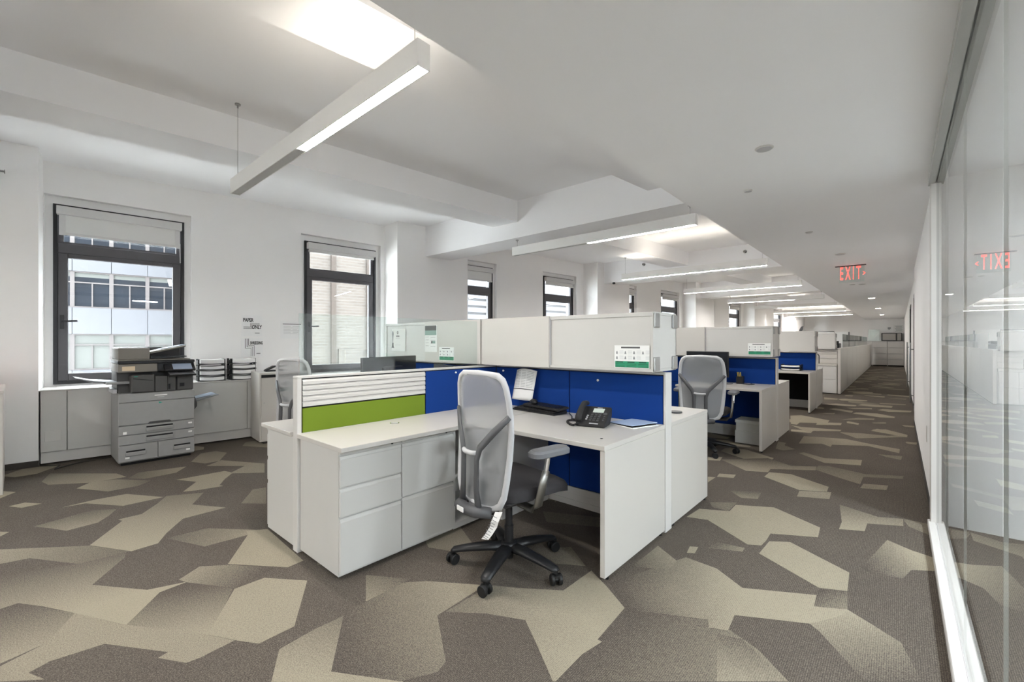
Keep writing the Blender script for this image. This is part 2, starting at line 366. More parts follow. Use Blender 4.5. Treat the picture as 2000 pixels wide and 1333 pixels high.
((0.700,0.000,0.000), [(-1.264,8.023), (-1.118,7.967), (-0.635,8.087), (-0.640,7.957), (-0.935,7.738), (-0.951,7.522)]),
((0.550,0.000,0.000), [(-0.639,7.877), (-0.388,7.980), (-0.088,8.017), (-0.096,7.936), (-0.414,7.729), (-0.431,7.533)]),
((0.750,0.000,0.000), [(-0.304,8.296), (-0.243,8.562), (0.094,8.252), (0.087,8.062)]),
((0.850,0.000,0.000), [(-0.626,10.065), (-0.587,10.254), (-0.294,10.358), (-0.043,10.094), (-0.059,9.943), (-0.245,9.858)]),
((0.850,0.000,0.000), [(-0.302,10.886), (-0.224,11.097), (0.188,11.179), (0.165,10.919), (-0.143,10.726)]),
((0.750,0.000,0.000), [(-1.006,10.406), (-0.943,10.608), (-0.641,10.420), (-0.644,10.152)]),
((0.800,0.000,0.000), [(-1.172,11.196), (-0.985,11.412), (-0.639,11.418), (-0.655,11.212), (-0.997,11.054)]),
((0.800,0.000,0.000), [(-0.639,11.418), (-0.569,11.694), (-0.089,11.744), (-0.100,11.427), (-0.349,11.359)]),
((0.800,0.000,0.000), [(-0.769,10.836), (-0.393,11.093), (-0.380,10.916), (-0.653,10.718)]),
((0.850,0.000,0.000), [(-0.636,8.970), (-0.618,9.037), (-0.472,8.914), (-0.474,8.749), (-0.621,8.832)]),
((0.600,0.000,0.000), [(-0.720,9.160), (-0.523,9.555), (-0.302,9.639), (-0.308,9.470), (-0.565,9.275)]),
((0.500,0.000,0.000), [(-0.324,9.144), (-0.156,9.343), (-0.148,9.152), (-0.300,9.066)]),
((0.700,0.000,0.000), [(0.038,9.172), (0.210,9.230), (0.205,9.046), (0.063,9.055)]),
((0.650,0.000,0.000), [(0.066,7.666), (0.180,7.734), (0.168,7.565), (0.078,7.579)]),
((0.800,0.000,0.000), [(-1.032,12.325), (-0.920,12.523), (-0.517,12.489), (-0.524,12.296), (-0.951,12.106)]),
((0.600,0.000,0.000), [(-1.307,12.489), (-1.039,12.418), (-1.027,12.173), (-1.255,12.068)]),
((0.750,0.000,0.000), [(-0.630,13.634), (-0.244,13.642), (-0.247,13.384), (-0.592,13.510)]),
((0.600,0.000,0.000), [(-0.301,12.136), (0.112,12.245), (0.110,12.080), (-0.297,11.968)]),
((0.600,0.000,0.000), [(-1.167,9.651), (-0.868,9.915), (-0.867,9.751), (-1.088,9.656)]),
((0.700,0.000,0.000), [(-0.963,13.340), (-0.814,13.359), (-0.827,13.170), (-0.964,13.115)]),
((0.500,0.000,0.000), [(-0.176,13.281), (0.138,13.457), (0.121,13.205)]),
]
RX = Matrix.Rotation(PI/2, 4, 'X')
def face_south(x, y, z): return Matrix.Translation((x, y, z)) @ RX                       # text on a face looking at -Y
def face_east(x, y, z): return Matrix.Translation((x, y, z)) @ Matrix.Rotation(PI/2, 4, 'Z') @ RX
def face_wall(s, o, z): return WALL @ Matrix.Translation((s, o, z)) @ RX

# ------------------------------------------------------------------ floor
flo = MB().box(-8.2, 4.4, -6.6, 31.2, -.12, 0).build('floor', 'carpet'); struct(flo)
flo.data.attributes.new('tone', 'FLOAT', 'POINT')
for d in flo.data.attributes['tone'].data: d.value = .12
def carpet_layer():
    vs = []; fs = []; tone = []; z = .0003; dz = 0
    def put(coef, pts):
        nonlocal z
        n = len(vs); z += dz
        for x, y in pts:
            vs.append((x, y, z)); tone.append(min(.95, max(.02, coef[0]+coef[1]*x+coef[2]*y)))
        fs.append(list(range(n, n+len(pts))))
    traced = [(sum(p[0] for p in q)/len(q), sum(p[1] for p in q)/len(q)) for c, q in CARPET]
    tpl = [(-.25, -.03), (-.25, .17), (-.07, .25), (.25, .03), (.25, -.14), (.07, -.25)]
    rnd = random.Random(4)
    for i in range(-14, 9):
        for j in range(-12, 62):
            x = i*.56+rnd.uniform(-.14, .14)+(.28 if j % 2 else 0); y = j*.5+rnd.uniform(-.12, .12)
            if rnd.random() < .42 or x > .12 and y > -2 or x < -7.2: continue
            if any((x-a)**2+(y-b)**2 < .2 for a, b in traced): continue
            if -1.3 < x < .2 and y < 11.5 and y > 1.5: continue
            if y < 1.3 and y > -.3 and -6 < x < -.5: continue
            sc = rnd.uniform(.75, 1.15); fl = -1 if rnd.random() < .3 else 1; sy = rnd.uniform(.55, 1.05)
            t0 = rnd.uniform(.15, .8); t1 = rnd.uniform(.5, .9)
            pts = [(x+fl*sc*a, y+sc*sy*b) for a, b in tpl]
            if fl < 0: pts = pts[::-1]
            bx = (t1-t0)/.55*rnd.choice((-1, 1)); put((.5*(t0+t1)-bx*x, bx, 0), pts)
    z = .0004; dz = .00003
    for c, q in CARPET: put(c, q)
    me = bpy.data.meshes.new('carpet_pattern'); me.from_pydata(vs, [], fs)
    bm = bmesh.new(); bm.from_mesh(me)
    for f in bm.faces:
        if f.normal.z < 0: f.normal_flip()
    bmesh.ops.triangulate(bm, faces=bm.faces); bm.to_mesh(me); bm.free()
    at = me.attributes.new('tone', 'FLOAT', 'POINT')
    for d, t in zip(at.data, tone): d.value = t
    me.materials.append(MATS['carpet'])
    o = bpy.data.objects.new('carpet_pattern', me); COL.objects.link(o); o.parent = flo; o['kind'] = 'stuff'
    o.matrix_parent_inverse = Matrix.Translation(flo.location).inverted()
carpet_layer()

# ------------------------------------------------------------------ window wall with piers
PIERS = [(-1.5, -.014), (4.118, 5.60), (9.742, 11.22), (15.35, 16.85), (20.99, 22.48), (26.7, 28.2)]
#        (frame s0, s1, how far the shade hangs below the shade box)
WINS = [(-5.5, -4.35, .2), (-2.85, -1.72, .1), (.06, 1.27, .2), (2.79, 3.97, .02), (5.64, 6.65, .16), (8.25, 9.38, .06), (11.26, 12.27, .05), (13.87, 15.0, .05),  # first two windows are out of view, added to let in daylight
        (16.88, 17.9, .1), (19.47, 20.6, .1), (22.52, 23.5, .1), (25.1, 26.23, .1), (28.3, 29.3, .1)]
SILL, HEAD = .82, 2.90
wl = MB(WALL); s = -7.0
for a, b, h in WINS:
    a0, b0 = a-.07, b+.07
    wl.box(s, a0, .45, .8, 0, 3.5); wl.box(a0, b0, .45, .8, 0, SILL-.02); wl.box(a0, b0, .45, .8, HEAD+.09, 3.5); s = b0
wl.box(s, 33, .45, .8, 0, 3.5)
wall_left = struct(wl.build('wall_left', 'wall'))
for a, b in PIERS: MB(WALL).box(a, b, 0, .46, 0, 3.36).build('pier', 'wall', wall_left)
for n, (a, b) in enumerate(PIERS[:2]):
    struct(MB(WALL).box(a-.004, b+.004, -.008, 0, 0, .065).build('baseboard_left', 'base_dark'))
for n, (a, b, hang) in enumerate(WINS):
    r = sroot('window_%d' % (n+1), wp((a+b)/2, .56, SILL))
    MB(WALL).frame(a-.07, b+.07, SILL-.02, HEAD+.09, .53, .62, .07, .07, .02, .09).build('reveal', 'wall', r)
    MB(WALL).frame(a, b, SILL, HEAD, .50, .60, .035, .035, .035, .03).build('outer_frame', 'window_black', r)
    MB(WALL).box(a+.035, b-.035, .515, .59, 2.34, 2.455).build('transom', 'window_grey', r, bevel=.006)
    MB(WALL).frame(a+.035, b-.035, 2.455, HEAD-.03, .525, .58, .05, .05, .02, .05).build('top_sash', 'window_grey', r)
    sa = MB(WALL).frame(a+.035, b-.035, SILL+.035, 2.34, .515, .58, .085, .085, .085, .05).build('sash', 'window_grey', r, bevel=.005)
    MB(WALL).box(a+.085, b-.085, .55, .556, 2.47, HEAD-.08).build('pane', 'window_pane', r)
    MB(WALL).box(a+.12, b-.12, .55, .556, SILL+.12, 2.29).build('pane', 'window_pane', r)
    hd = MB(WALL); hd.box(a+.055, a+.09, .50, .516, 1.46, 1.62); hd.tube([(a+.072, .505, 1.55), (a+.072, .46, 1.55), (a+.20, .46, 1.555)], .011, 8)
    hd.build('handle', 'window_black', sa, smooth=2)
    # roller shade, a thing of its own
    if n < 2: continue
    nm = ['near the back of the room, beyond the left edge', 'left of the first pier', 'on the window behind the copier', 'on the window right of the shredding poster', 'just right of the first pier in view', 'on the second window past the first pier',
          'on the sliver of window past the second pier', 'on the window before the third pier', 'on the first window past the third pier', 'on the second window past the third pier', 'on the first window past the fourth pier', 'on the second window past the fourth pier', 'on the farthest window of the row'][n]
    t = thing('roller_shade', 'white roller shade '+nm, 'shade', wp((a+b)/2, .47, HEAD-.12-hang), 0, 'roller shades of the window wall')
    MB(WALL).box(a+.03, b-.03, .42, .50, HEAD-.125, HEAD-.03).build('shade_box', 'shade_box', t, bevel=.004)
    MB(WALL).box(a+.055, b-.055, .468, .472, HEAD-.13-hang, HEAD-.12).build('cloth', 'shade_cloth', t)
    MB(WALL).box(a+.05, b-.05, .462, .480, HEAD-.155-hang, HEAD-.125-hang).build('bottom_bar', 'shade_box', t)
    if n == 2:
        MB(WALL).box(a+.05, a+.10, .455, .468, HEAD-.29-hang+.13, HEAD-.12).build('edge_band', 'shade_box', t)
        MB(WALL).box(b-.10, b-.05, .455, .468, HEAD-.29-hang+.13, HEAD-.12).build('edge_band', 'shade_box', t)
        MB(WALL).tube([(b-.05, .46, HEAD-.30), (b-.045, .47, HEAD-.55)], .006, 6).build('pull_cord', 'pale_grey', t)

# ------------------------------------------------------------------ ceiling, soffit, beams
cl = MB().box(-8.2, -1.2, -6.6, 31.2, 3.35, 3.5); ceiling = struct(cl.build('ceiling', 'ceiling_paint'))
MB().box(-1.36, 4.4, -6.6, 31.2, 2.49, 3.5).build('soffit', 'ceiling_paint', ceiling)
for o0, o1 in ((1.668, 2.146), (4.11, 4.59)):
    MB(WALL).box(-7, 31, -o1, -o0, 3.05, 3.4).build('ceiling_beam', 'ceiling_paint', ceiling)
for y0 in (-6.2, -.70, 4.81, 10.15, 15.84, 21.46, 27.1):
    MB().box(-7.3, -1.3, y0, y0+.53, 2.82, 3.4).build('cross_beam', 'ceiling_paint', ceiling)

# ------------------------------------------------------------------ other walls
wr = MB(); wr.box(.19, .34, 4.40, 9.6, 0, 2.6); wr.box(.225, .38, 9.6, 10.35, 0, 2.6); wr.box(.225, .38, 10.35, 11.45, 2.2, 2.6); wr.box(.225, .38, 11.45, 14.2, 0, 2.6)
wr.box(.225, .38, 14.2, 15.3, 2.2, 2.6); wr.box(.225, .38, 15.3, 31.1, 0, 2.6)
struct(wr.build('wall_right', 'wall'))
struct(MB().box(.182, .19, 4.42, 9.6, 0, .05).build('baseboard_right', 'base_dark'))
struct(MB().box(.215, .225, 11.46, 14.19, 0, .05).build('baseboard_right', 'base_dark'))
struct(MB().box(-6, .4, 30.6, 30.8, 0, 3.5).build('wall_back', 'wall'))
struct(MB().box(-8.2, 4.4, -6.6, -6.4, 0, 3.5).build('wall_front', 'wall'))
struct(MB().box(4.1, 4.3, -6.6, 4.5, 0, 2.6).build('wall_office', 'wall'))
struct(MB().box(.34, 4.3, 4.4, 4.55, 0, 2.6).build('wall_office_end', 'wall'))
struct(MB().box(1.6, 1.75, 4.55, 31.1, 0, 2.6).build('wall_sky_stop', 'wall'))  # closing walls added behind the glass doors to block leaking sky light
struct(MB().box(.38, 1.6, 31.0, 31.15, 0, 2.6).build('wall_sky_stop_end', 'wall'))
def glass_door(n, y0, y1):
    r = sroot('door_%d' % n, (.26, (y0+y1)/2, 0))
    M = Matrix.Translation((.23, 0, 0)) @ Matrix.Rotation(PI/2, 4, 'Z')
    d = MB(M).frame(y0, y1, 0, 2.2, -.05, .015, .045, .045, .08, .06).build('door_frame', 'window_black', r)
    MB().box(.245, .255, y0+.045, y1-.045, .08, 2.14).build('pane', 'office_pane', r)
    h = MB(); yh = y1-.16
    h.cyl((.165, yh, .14), .013, 1.15, 12); h.cyl((.305, yh, .14), .013, 1.15, 12)
    for z in (.28, 1.16): h.tube([(.165, yh, z), (.305, yh, z)], .009, 8)
    h.build('pull_handle', 'chrome', r, smooth=2)
glass_door(1, 10.36, 11.44); glass_door(2, 14.21, 15.29)

# glass office front on the right
gp = thing('glass_partition', 'tall frameless glass office front along the right side of the corridor', 'glass wall', (.2, 1.5, 0))
ys = [4.27, 3.45, 2.55, 1.65, .75, -.15, -1.05, -1.95]
for a, b in zip(ys[1:], ys[:-1]): MB().box(.198, .208, a+.002, b-.002, .045, 2.45).build('pane', 'office_pane', gp)
for a in ys[1:-1]: MB().box(.199, .207, a-.002, a+.002, .045, 2.45).build('joint', 'paper', gp)
MB().box(.155, .195, -1.95, 4.33, 0, .045).box(.211, .25, -1.95, 4.33, 0, .045).box(.195, .211, -1.95, 4.33, 0, .03).build('floor_track', 'trim_white', gp, bevel=.004)
MB().box(.158, .194, -1.95, 4.33, 2.43, 2.49).box(.212, .25, -1.95, 4.33, 2.43, 2.49).box(.194, .212, -1.95, 4.33, 2.45, 2.49).build('ceiling_track', 'track_grey', gp)
MB().box(.17, .203, 4.27, 4.40, 0, 2.49).box(.213, .26, 4.27, 4.40, 0, 2.49).build('end_post', 'trim_white', gp, bevel=.003)
MB().box(.203, .213, 4.30, 4.40, 0, 2.49).build('post_slot', 'black_gap', gp)
tag(MB().box(.186, .19, 5.35, 5.42, .42, .56).build('wall_plate', 'trim_white', bevel=.002), 'small white cover plate low on the right corridor wall', 'wall plate')

# ------------------------------------------------------------------ outside
struct(MB(WALL).box(-60, 90, 1.2, 80, -16, -15.5).build('street', 'street'))
bw = thing('office_building', 'white panelled office building with ribbon windows seen through the window behind the copier', 'building', wp(-1, 27, -15))
for fl in range(-3, 3):
    z0 = -.29+3.44*fl; wd = 1.576
    for k in range(-6, 5):
        a = -.889+k*wd
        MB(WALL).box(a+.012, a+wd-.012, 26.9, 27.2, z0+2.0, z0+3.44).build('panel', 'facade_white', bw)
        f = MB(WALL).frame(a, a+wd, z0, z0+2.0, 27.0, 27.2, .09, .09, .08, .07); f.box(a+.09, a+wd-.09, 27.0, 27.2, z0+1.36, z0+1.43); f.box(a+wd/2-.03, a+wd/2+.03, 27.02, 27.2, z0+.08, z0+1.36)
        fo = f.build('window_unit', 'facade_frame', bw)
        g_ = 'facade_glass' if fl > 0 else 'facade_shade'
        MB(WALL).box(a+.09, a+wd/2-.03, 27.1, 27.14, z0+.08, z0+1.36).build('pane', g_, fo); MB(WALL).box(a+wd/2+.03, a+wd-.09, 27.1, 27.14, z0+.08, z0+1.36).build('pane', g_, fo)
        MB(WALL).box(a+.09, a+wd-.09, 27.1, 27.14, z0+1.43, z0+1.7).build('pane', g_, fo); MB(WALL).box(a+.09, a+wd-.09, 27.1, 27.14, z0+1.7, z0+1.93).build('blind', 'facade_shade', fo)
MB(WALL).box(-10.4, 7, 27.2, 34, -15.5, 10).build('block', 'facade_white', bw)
bb = thing('brick_building', 'pale brick building with darker pilasters seen through the second window', 'building', wp(8.2, 16, -15))
bw2 = MB().box(-3, 3.4, 0, 8, 0, 30)
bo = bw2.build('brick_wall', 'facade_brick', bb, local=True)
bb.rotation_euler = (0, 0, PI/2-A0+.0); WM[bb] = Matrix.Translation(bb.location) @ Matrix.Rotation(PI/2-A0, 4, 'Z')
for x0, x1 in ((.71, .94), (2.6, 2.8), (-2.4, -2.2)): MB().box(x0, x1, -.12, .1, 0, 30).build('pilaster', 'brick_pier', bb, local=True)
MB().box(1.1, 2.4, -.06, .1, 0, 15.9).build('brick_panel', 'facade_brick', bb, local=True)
bs = thing('sided_building', 'grey building with horizontal siding bands seen through the windows past the first pier', 'building', wp(26, 16, -15))
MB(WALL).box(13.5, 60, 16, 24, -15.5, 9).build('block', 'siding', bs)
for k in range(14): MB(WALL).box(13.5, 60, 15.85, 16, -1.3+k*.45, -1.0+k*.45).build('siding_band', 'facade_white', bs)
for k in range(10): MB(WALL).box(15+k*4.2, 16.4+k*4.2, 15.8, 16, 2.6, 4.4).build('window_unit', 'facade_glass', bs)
# ------------------------------------------------------------------ linear pendant lights
def pendant(y, label, lit=(0, 1), x0=-4.31, x1=-1.655, up=True):
    t = thing('pendant_light', label, 'light', ((x0+x1)/2, y, 2.59), 0, 'linear pendant lights')
    L = x1-x0; a, b = x0+L*lit[0], x0+L*lit[1]
    h = MB(); h.box(x0, x1, y-.036, y-.030, 2.59, 2.715); h.box(x0, x1, y+.030, y+.036, 2.59, 2.715)
    h.box(x0, x0+.006, y-.03, y+.03, 2.59, 2.715); h.box(x1-.006, x1, y-.03, y+.03, 2.59, 2.715); h.box(x0+.006, x1-.006, y-.03, y+.03, 2.63, 2.68)
    h.build('housing', 'lamp_housing', t)
    MB().box(a+.006, b-.006, y-.03, y+.03, 2.592, 2.597).build('lens', 'lamp_down', t)
    if lit[0] > 0: MB().box(x0+.006, a+.006, y-.03, y+.03, 2.592, 2.597).build('dark_lens', 'lamp_off', t)
    if lit[1] < 1: MB().box(b-.006, x1-.006, y-.03, y+.03, 2.592, 2.597).build('dark_lens', 'lamp_off', t)
    MB().box(a+.05, b-.05, y-.022, y+.022, 2.70, 2.705).build('uplight_lens', 'lamp_up' if up else 'lamp_off', t)
    for x in (x0+.07, x1-.07):
        top = 3.35
        for yb in (-.70, 4.81, 10.15, 15.84, 21.46, 27.1):
            if yb-.02 < y < yb+.55: top = 2.82
        p = wp(0, 0); rel = Vector((x+6.769, y-.168)); off = rel.x*math.cos(A0)-rel.y*math.sin(A0)
        if top > 3 and (1.65 < off < 2.17 or 4.09 < off < 4.61): top = 3.05
        MB().cyl((x, y, 2.70), .002, top-2.70, 6).cyl((x, y, 2.68), .006, .05, 8).build('cable', 'steel', t)
        MB().cyl((x, y, top-.01), .022, .01, 16).cyl((x, y, top-.035), .007, .03, 8).build('canopy', 'steel', t)
FIX = [(-5.4, (0, 1)), (-2.4, (0, 1)), (1.255, (.5, 1)), (4.92, (.48, 1)), (8.35, (0, 1)), (11.86, (0, 1)), (15.88, (0, .72)), (19.5, (.3, 1)), (23.1, (0, 1)), (26.6, (0, 1))]  # first two pendants are out of view, added to light the room
PL = ['added unseen white pendant light closest to the front wall', 'added unseen white pendant light between the front wall and the first cross beam', 'nearest white pendant light, its left half unlit', 'second white pendant light hanging under the first cross beam', 'third white pendant light, fully lit', 'fourth white pendant light down the room',
      'fifth white pendant light, partly lit', 'sixth white pendant light down the room', 'seventh white pendant light down the room', 'farthest white pendant light near the end wall']
for (y, lit), lb in zip(FIX, PL): pendant(y, lb, lit, up=not 4 < y < 6)

# ------------------------------------------------------------------ things in the soffit
def downlight(x, y, label):
    t = thing('downlight', label, 'light', (x, y, 2.475), 0, 'recessed corridor downlights')
    m = MB(); m.box(x-.08, x+.08, y-.08, y-.066, 2.482, 2.49); m.box(x-.08, x+.08, y+.066, y+.08, 2.482, 2.49); m.box(x-.08, x-.066, y-.066, y+.066, 2.482, 2.49); m.box(x+.066, x+.08, y-.066, y+.066, 2.482, 2.49)
    m.build('trim_ring', 'trim_white', t)
    MB().box(x-.066, x+.066, y-.066, y+.066, 2.486, 2.4895).build('lens', 'downlight_glow', t)
for y, lb in ((15.4, 'nearer lit square downlight in the corridor soffit'), (20.4, 'middle lit square downlight in the corridor soffit'), (25.5, 'farthest lit square downlight in the corridor soffit')): downlight(-.55, y, lb)
for y, lb in ((3.0, 'added square fill light inside the glass office, nearer the end wall'), (.6, 'added square fill light in the middle of the glass office'), (-2.0, 'added square fill light at the rear of the glass office')):  # added out-of-view lights that brighten the desk fronts and end panels
    t = thing('added_panel_light', lb, 'light', (2.1, y, 2.47), 0, 'added fill lights of the glass office')
    MB().box(1.8, 1.82, y-.3, y+.3, 2.47, 2.49).box(2.38, 2.4, y-.3, y+.3, 2.47, 2.49).box(1.82, 2.38, y-.3, y-.28, 2.47, 2.49).box(1.82, 2.38, y+.28, y+.3, 2.47, 2.49).build('rim', 'trim_white', t)
    MB().box(1.82, 2.38, y-.28, y+.28, 2.478, 2.486).build('diffuser', 'added_panel_glow', t)
downlight(-.6, -2.6, 'added unseen square downlight in the soffit beside the glass office'); downlight(-.6, -5.0, 'added unseen square downlight in the soffit closest to the front wall')  # two extra downlights added behind the camera for more light
def disc(x, y, r, label, nm='ceiling_speaker'):
    t = thing(nm, label, 'ceiling disc', (x, y, 2.478)); MB().lathe([(r*.86, -.008), (r, -.003), (r, 0)], (x, y, 2.49), 28).build('rim', 'trim_white', t, smooth=2)
    MB().cyl((x, y, 2.4805), r*.84, .004, 28).build('cover', 'pale_grey', t)
disc(-.61, 3.0, .05, 'round white disc in the soffit nearest the camera')
disc(-.72, 5.63, .035, 'small round disc in the soffit before the exit sign')
disc(-.588, 7.33, .06, 'round disc in the soffit just before the exit sign')
disc(-.561, 11.5, .06, 'round disc in the soffit past the exit sign')
disc(-.718, 11.45, .05, 'flat pale disc in the soffit past the exit sign, left one')
disc(-.877, 3.765, .03, 'tiny sprinkler cover disc near the soffit edge')
def sprinkler(x, y, z, label):
    t = thing('sprinkler_head', label, 'sprinkler', (x, y, z-.04))
    MB().cyl((x, y-.012, z), .038, .012, 18, 'y').build('escutcheon', 'chrome', t, smooth=2)
    MB().cyl((x, y-.06, z), .011, .05, 10, 'y').cyl((x, y-.068, z), .022, .006, 12, 'y').build('head', 'brushed', t, smooth=2)
sprinkler(-2.42, 10.15, 3.2, 'chrome sprinkler head on the second cross beam, near the soffit')
sprinkler(-4.66, 10.15, 3.19, 'chrome sprinkler head on the second cross beam, near the windows')
tag(MB(Matrix.Translation((-6.72, -.17, 3.02))).cyl((0, 0, 0), .03, .012, 16, 'y').cyl((0, 0, 0), .01, .09, 10, 'y').cyl((0, .09, 0), .02, .006, 10, 'y').build('sprinkler_head', 'brushed', smooth=2), 'metal sprinkler head at the left edge, above the first pier', 'sprinkler')
tag(MB(Matrix.Translation((-5.45, 10.1, 2.80))).lathe([(.01, -.03), (.035, -.02), (.04, 0), (.03, .02)], n=16).build('dome_camera', 'black_plastic', smooth=2), 'small black dome camera under the second cross beam', 'camera')

# exit sign
ex = thing('exit_sign', 'red EXIT sign hanging from the corridor soffit', 'sign', (-.55, 8.56, 2.22))
MB().box(-.75, -.37, 8.53, 8.59, 2.482, 2.49).build('mount', 'black_plastic', ex)
MB().box(-.70, -.39, 8.557, 8.563, 2.23, 2.482).build('acrylic_plate', 'screen_pane', ex)
text('E X I T', .285, 'exit_red', ex, face_south(-.562, 8.553, 2.362), sx=.315, bold=.004)
MB().prism([(-.412, 2.385), (-.392, 2.36), (-.412, 2.335), (-.397, 2.335), (-.375, 2.36), (-.397, 2.385)], 8.549, 8.553, 'y').build('chevron', 'exit_red', ex)

# ------------------------------------------------------------------ radiator cover under the first windows
rc = thing('radiator_cover', 'long white radiator cover under the windows by the copier', 'radiator', wp(2, .2, 0))
for a, b in ((0, .195), (.2, 1.9), (1.905, 3.0), (3.005, 4.112)): MB(WALL).box(a, b, 0, .02, .14, .785).build('front_panel', 'painted_steel', rc, bevel=.003)
MB(WALL).box(-.01, 4.116, -.006, .45, .785, .80).build('sill', 'trim_white', rc, bevel=.003)
MB(WALL).box(0, 4.112, .03, .05, 0.02, .14).build('kick', 'trim_white', rc)
MB(WALL).box(.0, 4.112, .05, .44, .02, .78).build('casing', 'painted_steel', rc)
MB(WALL).box(.03, .15, -.004, 0, .25, .36).build('access_plate', 'trim_white', rc, bevel=.002)
rc2 = thing('radiator_cover', 'white radiator cover left of the first pier', 'radiator', wp(-3.5, .2, 0))
MB(WALL).box(-5.55, -1.51, 0, .02, .14, .785).build('front_panel', 'painted_steel', rc2, bevel=.003); MB(WALL).box(-5.56, -1.505, -.006, .45, .785, .80).build('sill', 'trim_white', rc2)
MB(WALL).box(-5.55, -1.51, .03, .44, .02, .78).build('casing', 'trim_white', rc2)
cb = MB(); cb.tube([wp(.0, -.03, .012), wp(.15, -.12, .012), wp(.12, -.3, .012), wp(.3, -.12, .012), wp(.55, -.06, .012)], .006, 6); tag(cb.build('power_cable', 'base_dark', smooth=True), 'grey cable lying on the carpet below the radiator cover', 'cable')

# ------------------------------------------------------------------ copier
CX, CY0, CY1 = -6.09, .70, 1.365
cp = thing('copier', 'large grey office copier standing under the first window', 'copier', (-6.4, 1.03, 0))
xb = -6.64
MB().box(xb, CX-.02, CY0+.005, CY1-.005, .03, .76).build('body', 'copier_grey', cp, bevel=.008)
MB().box(xb+.05, CX-.05, CY0+.03, CY1-.03, 0, .03).build('plinth', 'copier_black', cp)
def cp_drawer(y0, y1, z0, z1, hy0, hy1):
    d = MB().box(CX-.02, CX, y0, y1, z0, z1).build('paper_drawer', 'copier_grey', cp, bevel=.004)
    zc = (z0+z1)/2; h = MB(); h.box(CX-.001, CX+.004, hy0, hy1, zc-.012, zc+.028); h.build('grip_recess', 'copier_black', d)
    MB().prism([(CX, zc-.03), (CX+.014, zc-.026), (CX+.016, zc+.008), (CX, zc+.014)], hy0-.004, hy1+.004, 'y').build('grip', 'copier_grey', d, bevel=.002)
    return d
ym = 1.03
cp_drawer(CY0+.004, ym-.002, .045, .215, .765, .92); cp_drawer(ym+.002, CY1-.004, .045, .215, 1.17, 1.32)
cp_drawer(CY0+.004, CY1-.004, .222, .318, .93, 1.16); cp_drawer(CY0+.004, CY1-.004, .324, .42, .93, 1.16)
fc = MB().box(CX-.02, CX, CY0+.004, CY1-.004, .427, .665).build('front_cover', 'copier_grey', cp, bevel=.004)
MB().box(CX-.02, CX, CY0+.004, CY1-.004, .669, .757).build('upper_front', 'copier_grey', cp, bevel=.004)
MB().box(CX, CX+.001, 1.0, 1.11, .722, .732).build('maker_badge', 'paper', cp); MB().box(CX, CX+.001, 1.025, 1.085, .704, .709).build('model_badge', 'pale_grey', cp)
MB().prism([(1.035, .655), (1.07, .645), (1.04, .635)], CX, CX+.001, 'x').build('leaf_mark', 'teal_mark', fc)
MB().prism([(0.94, .425), (1.15, .425), (1.13, .446), (.96, .446)], CX, CX+.003, 'x').build('cover_grip', 'copier_dark', fc)
for y, z in ((.775, .085), (1.30, .085), (1.32, .285), (1.32, .385)): MB().box(CX, CX+.001, y-.018, y+.018, z-.009, z+.009).build('size_tag', 'paper', cp)
MB().box(CX, CX+.001, .74, .77, .335, .362).build('small_label', 'paper', cp)
MB().box(xb, CX-.16, CY0+.01, CY1-.01, .76, 1.07).build('core', 'copier_dark', cp)
MB().box(CX-.16, CX-.02, 1.20, CY1-.01, .76, .98).build('right_block', 'copier_dark', cp, bevel=.01)
fi = MB().box(CX-.16, CX-.005, .805, 1.005, .765, .955).build('finisher', 'copier_dark', cp, bevel=.012, seg=2)
MB().prism([(.82, .925), (.985, .895), (.985, .885), (.82, .913)], CX-.006, CX-.003, 'x').build('finisher_slot', 'copier_black', fi)
MB().box(CX-.006, CX-.004, .83, .86, .935, .943).build('finisher_mark', 'teal_mark', fi)
MB().box(CX-.16, CX-.008, 1.008, 1.115, .765, .935).build('finisher_door', 'copier_dark', cp, bevel=.004)
MB().box(CX-.16, CX-.008, 1.118, 1.19, .765, .93).build('finisher_door', 'copier_dark', cp, bevel=.004)
MB().box(CX-.009, CX-.006, 1.12, 1.14, .785, .845).build('door_latch', 'copier_black', cp)
MB().box(CX-.022, CX-.018, 1.225, 1.27, .805, .845).build('vent', 'copier_black', cp)
MB().box(xb, CX-.02, CY0+.005, 1.03, .985, 1.075).build('scanner_front', 'copier_brown', cp, bevel=.006)
MB().box(CX-.02, CX-.019, .735, .84, 1.003, 1.05).build('sticker', 'sticker', cp)
MB().box(xb, CX-.02, 1.03, CY1-.005, .99, 1.075).build('scanner_side', 'copier_black', cp)
MB().box(xb, CX-.005, CY0, CY1, 1.078, 1.108).build('scanner_glass_edge', 'copier_black', cp, bevel=.005)
MB().box(xb+.02, CX-.02, CY0+.003, CY1-.04, 1.108, 1.12).build('lid', 'copier_brown', cp, bevel=.004)
ad = MB().box(xb+.05, CX-.03, CY0+.005, .965, 1.12, 1.245).build('document_feeder', 'copier_brown', cp, bevel=.01, seg=2)
MB().box(xb+.07, CX-.05, CY0+.02, .95, 1.245, 1.252).build('feeder_cover', 'pale_grey', ad, bevel=.003)
MB().box(xb+.05, xb+.14, .965, 1.31, 1.12, 1.25).build('feeder_back', 'copier_dark', cp, bevel=.006)
MB().prism([(.965, 1.175), (1.30, 1.255), (1.30, 1.27), (.965, 1.20)], xb+.14, CX-.10, 'x').build('document_tray', 'copier_brown', cp, bevel=.003)
MB().prism([(1.08, 1.2275), (1.315, 1.277), (1.315, 1.281), (1.08, 1.2315)], xb+.2, CX-.16, 'x').build('tray_paper', 'screen_blue', cp)
MB().prism([(.98, 1.125), (1.30, 1.14), (1.30, 1.15), (.98, 1.15)], xb+.14, CX-.06, 'x').build('exit_tray', 'copier_black', cp)
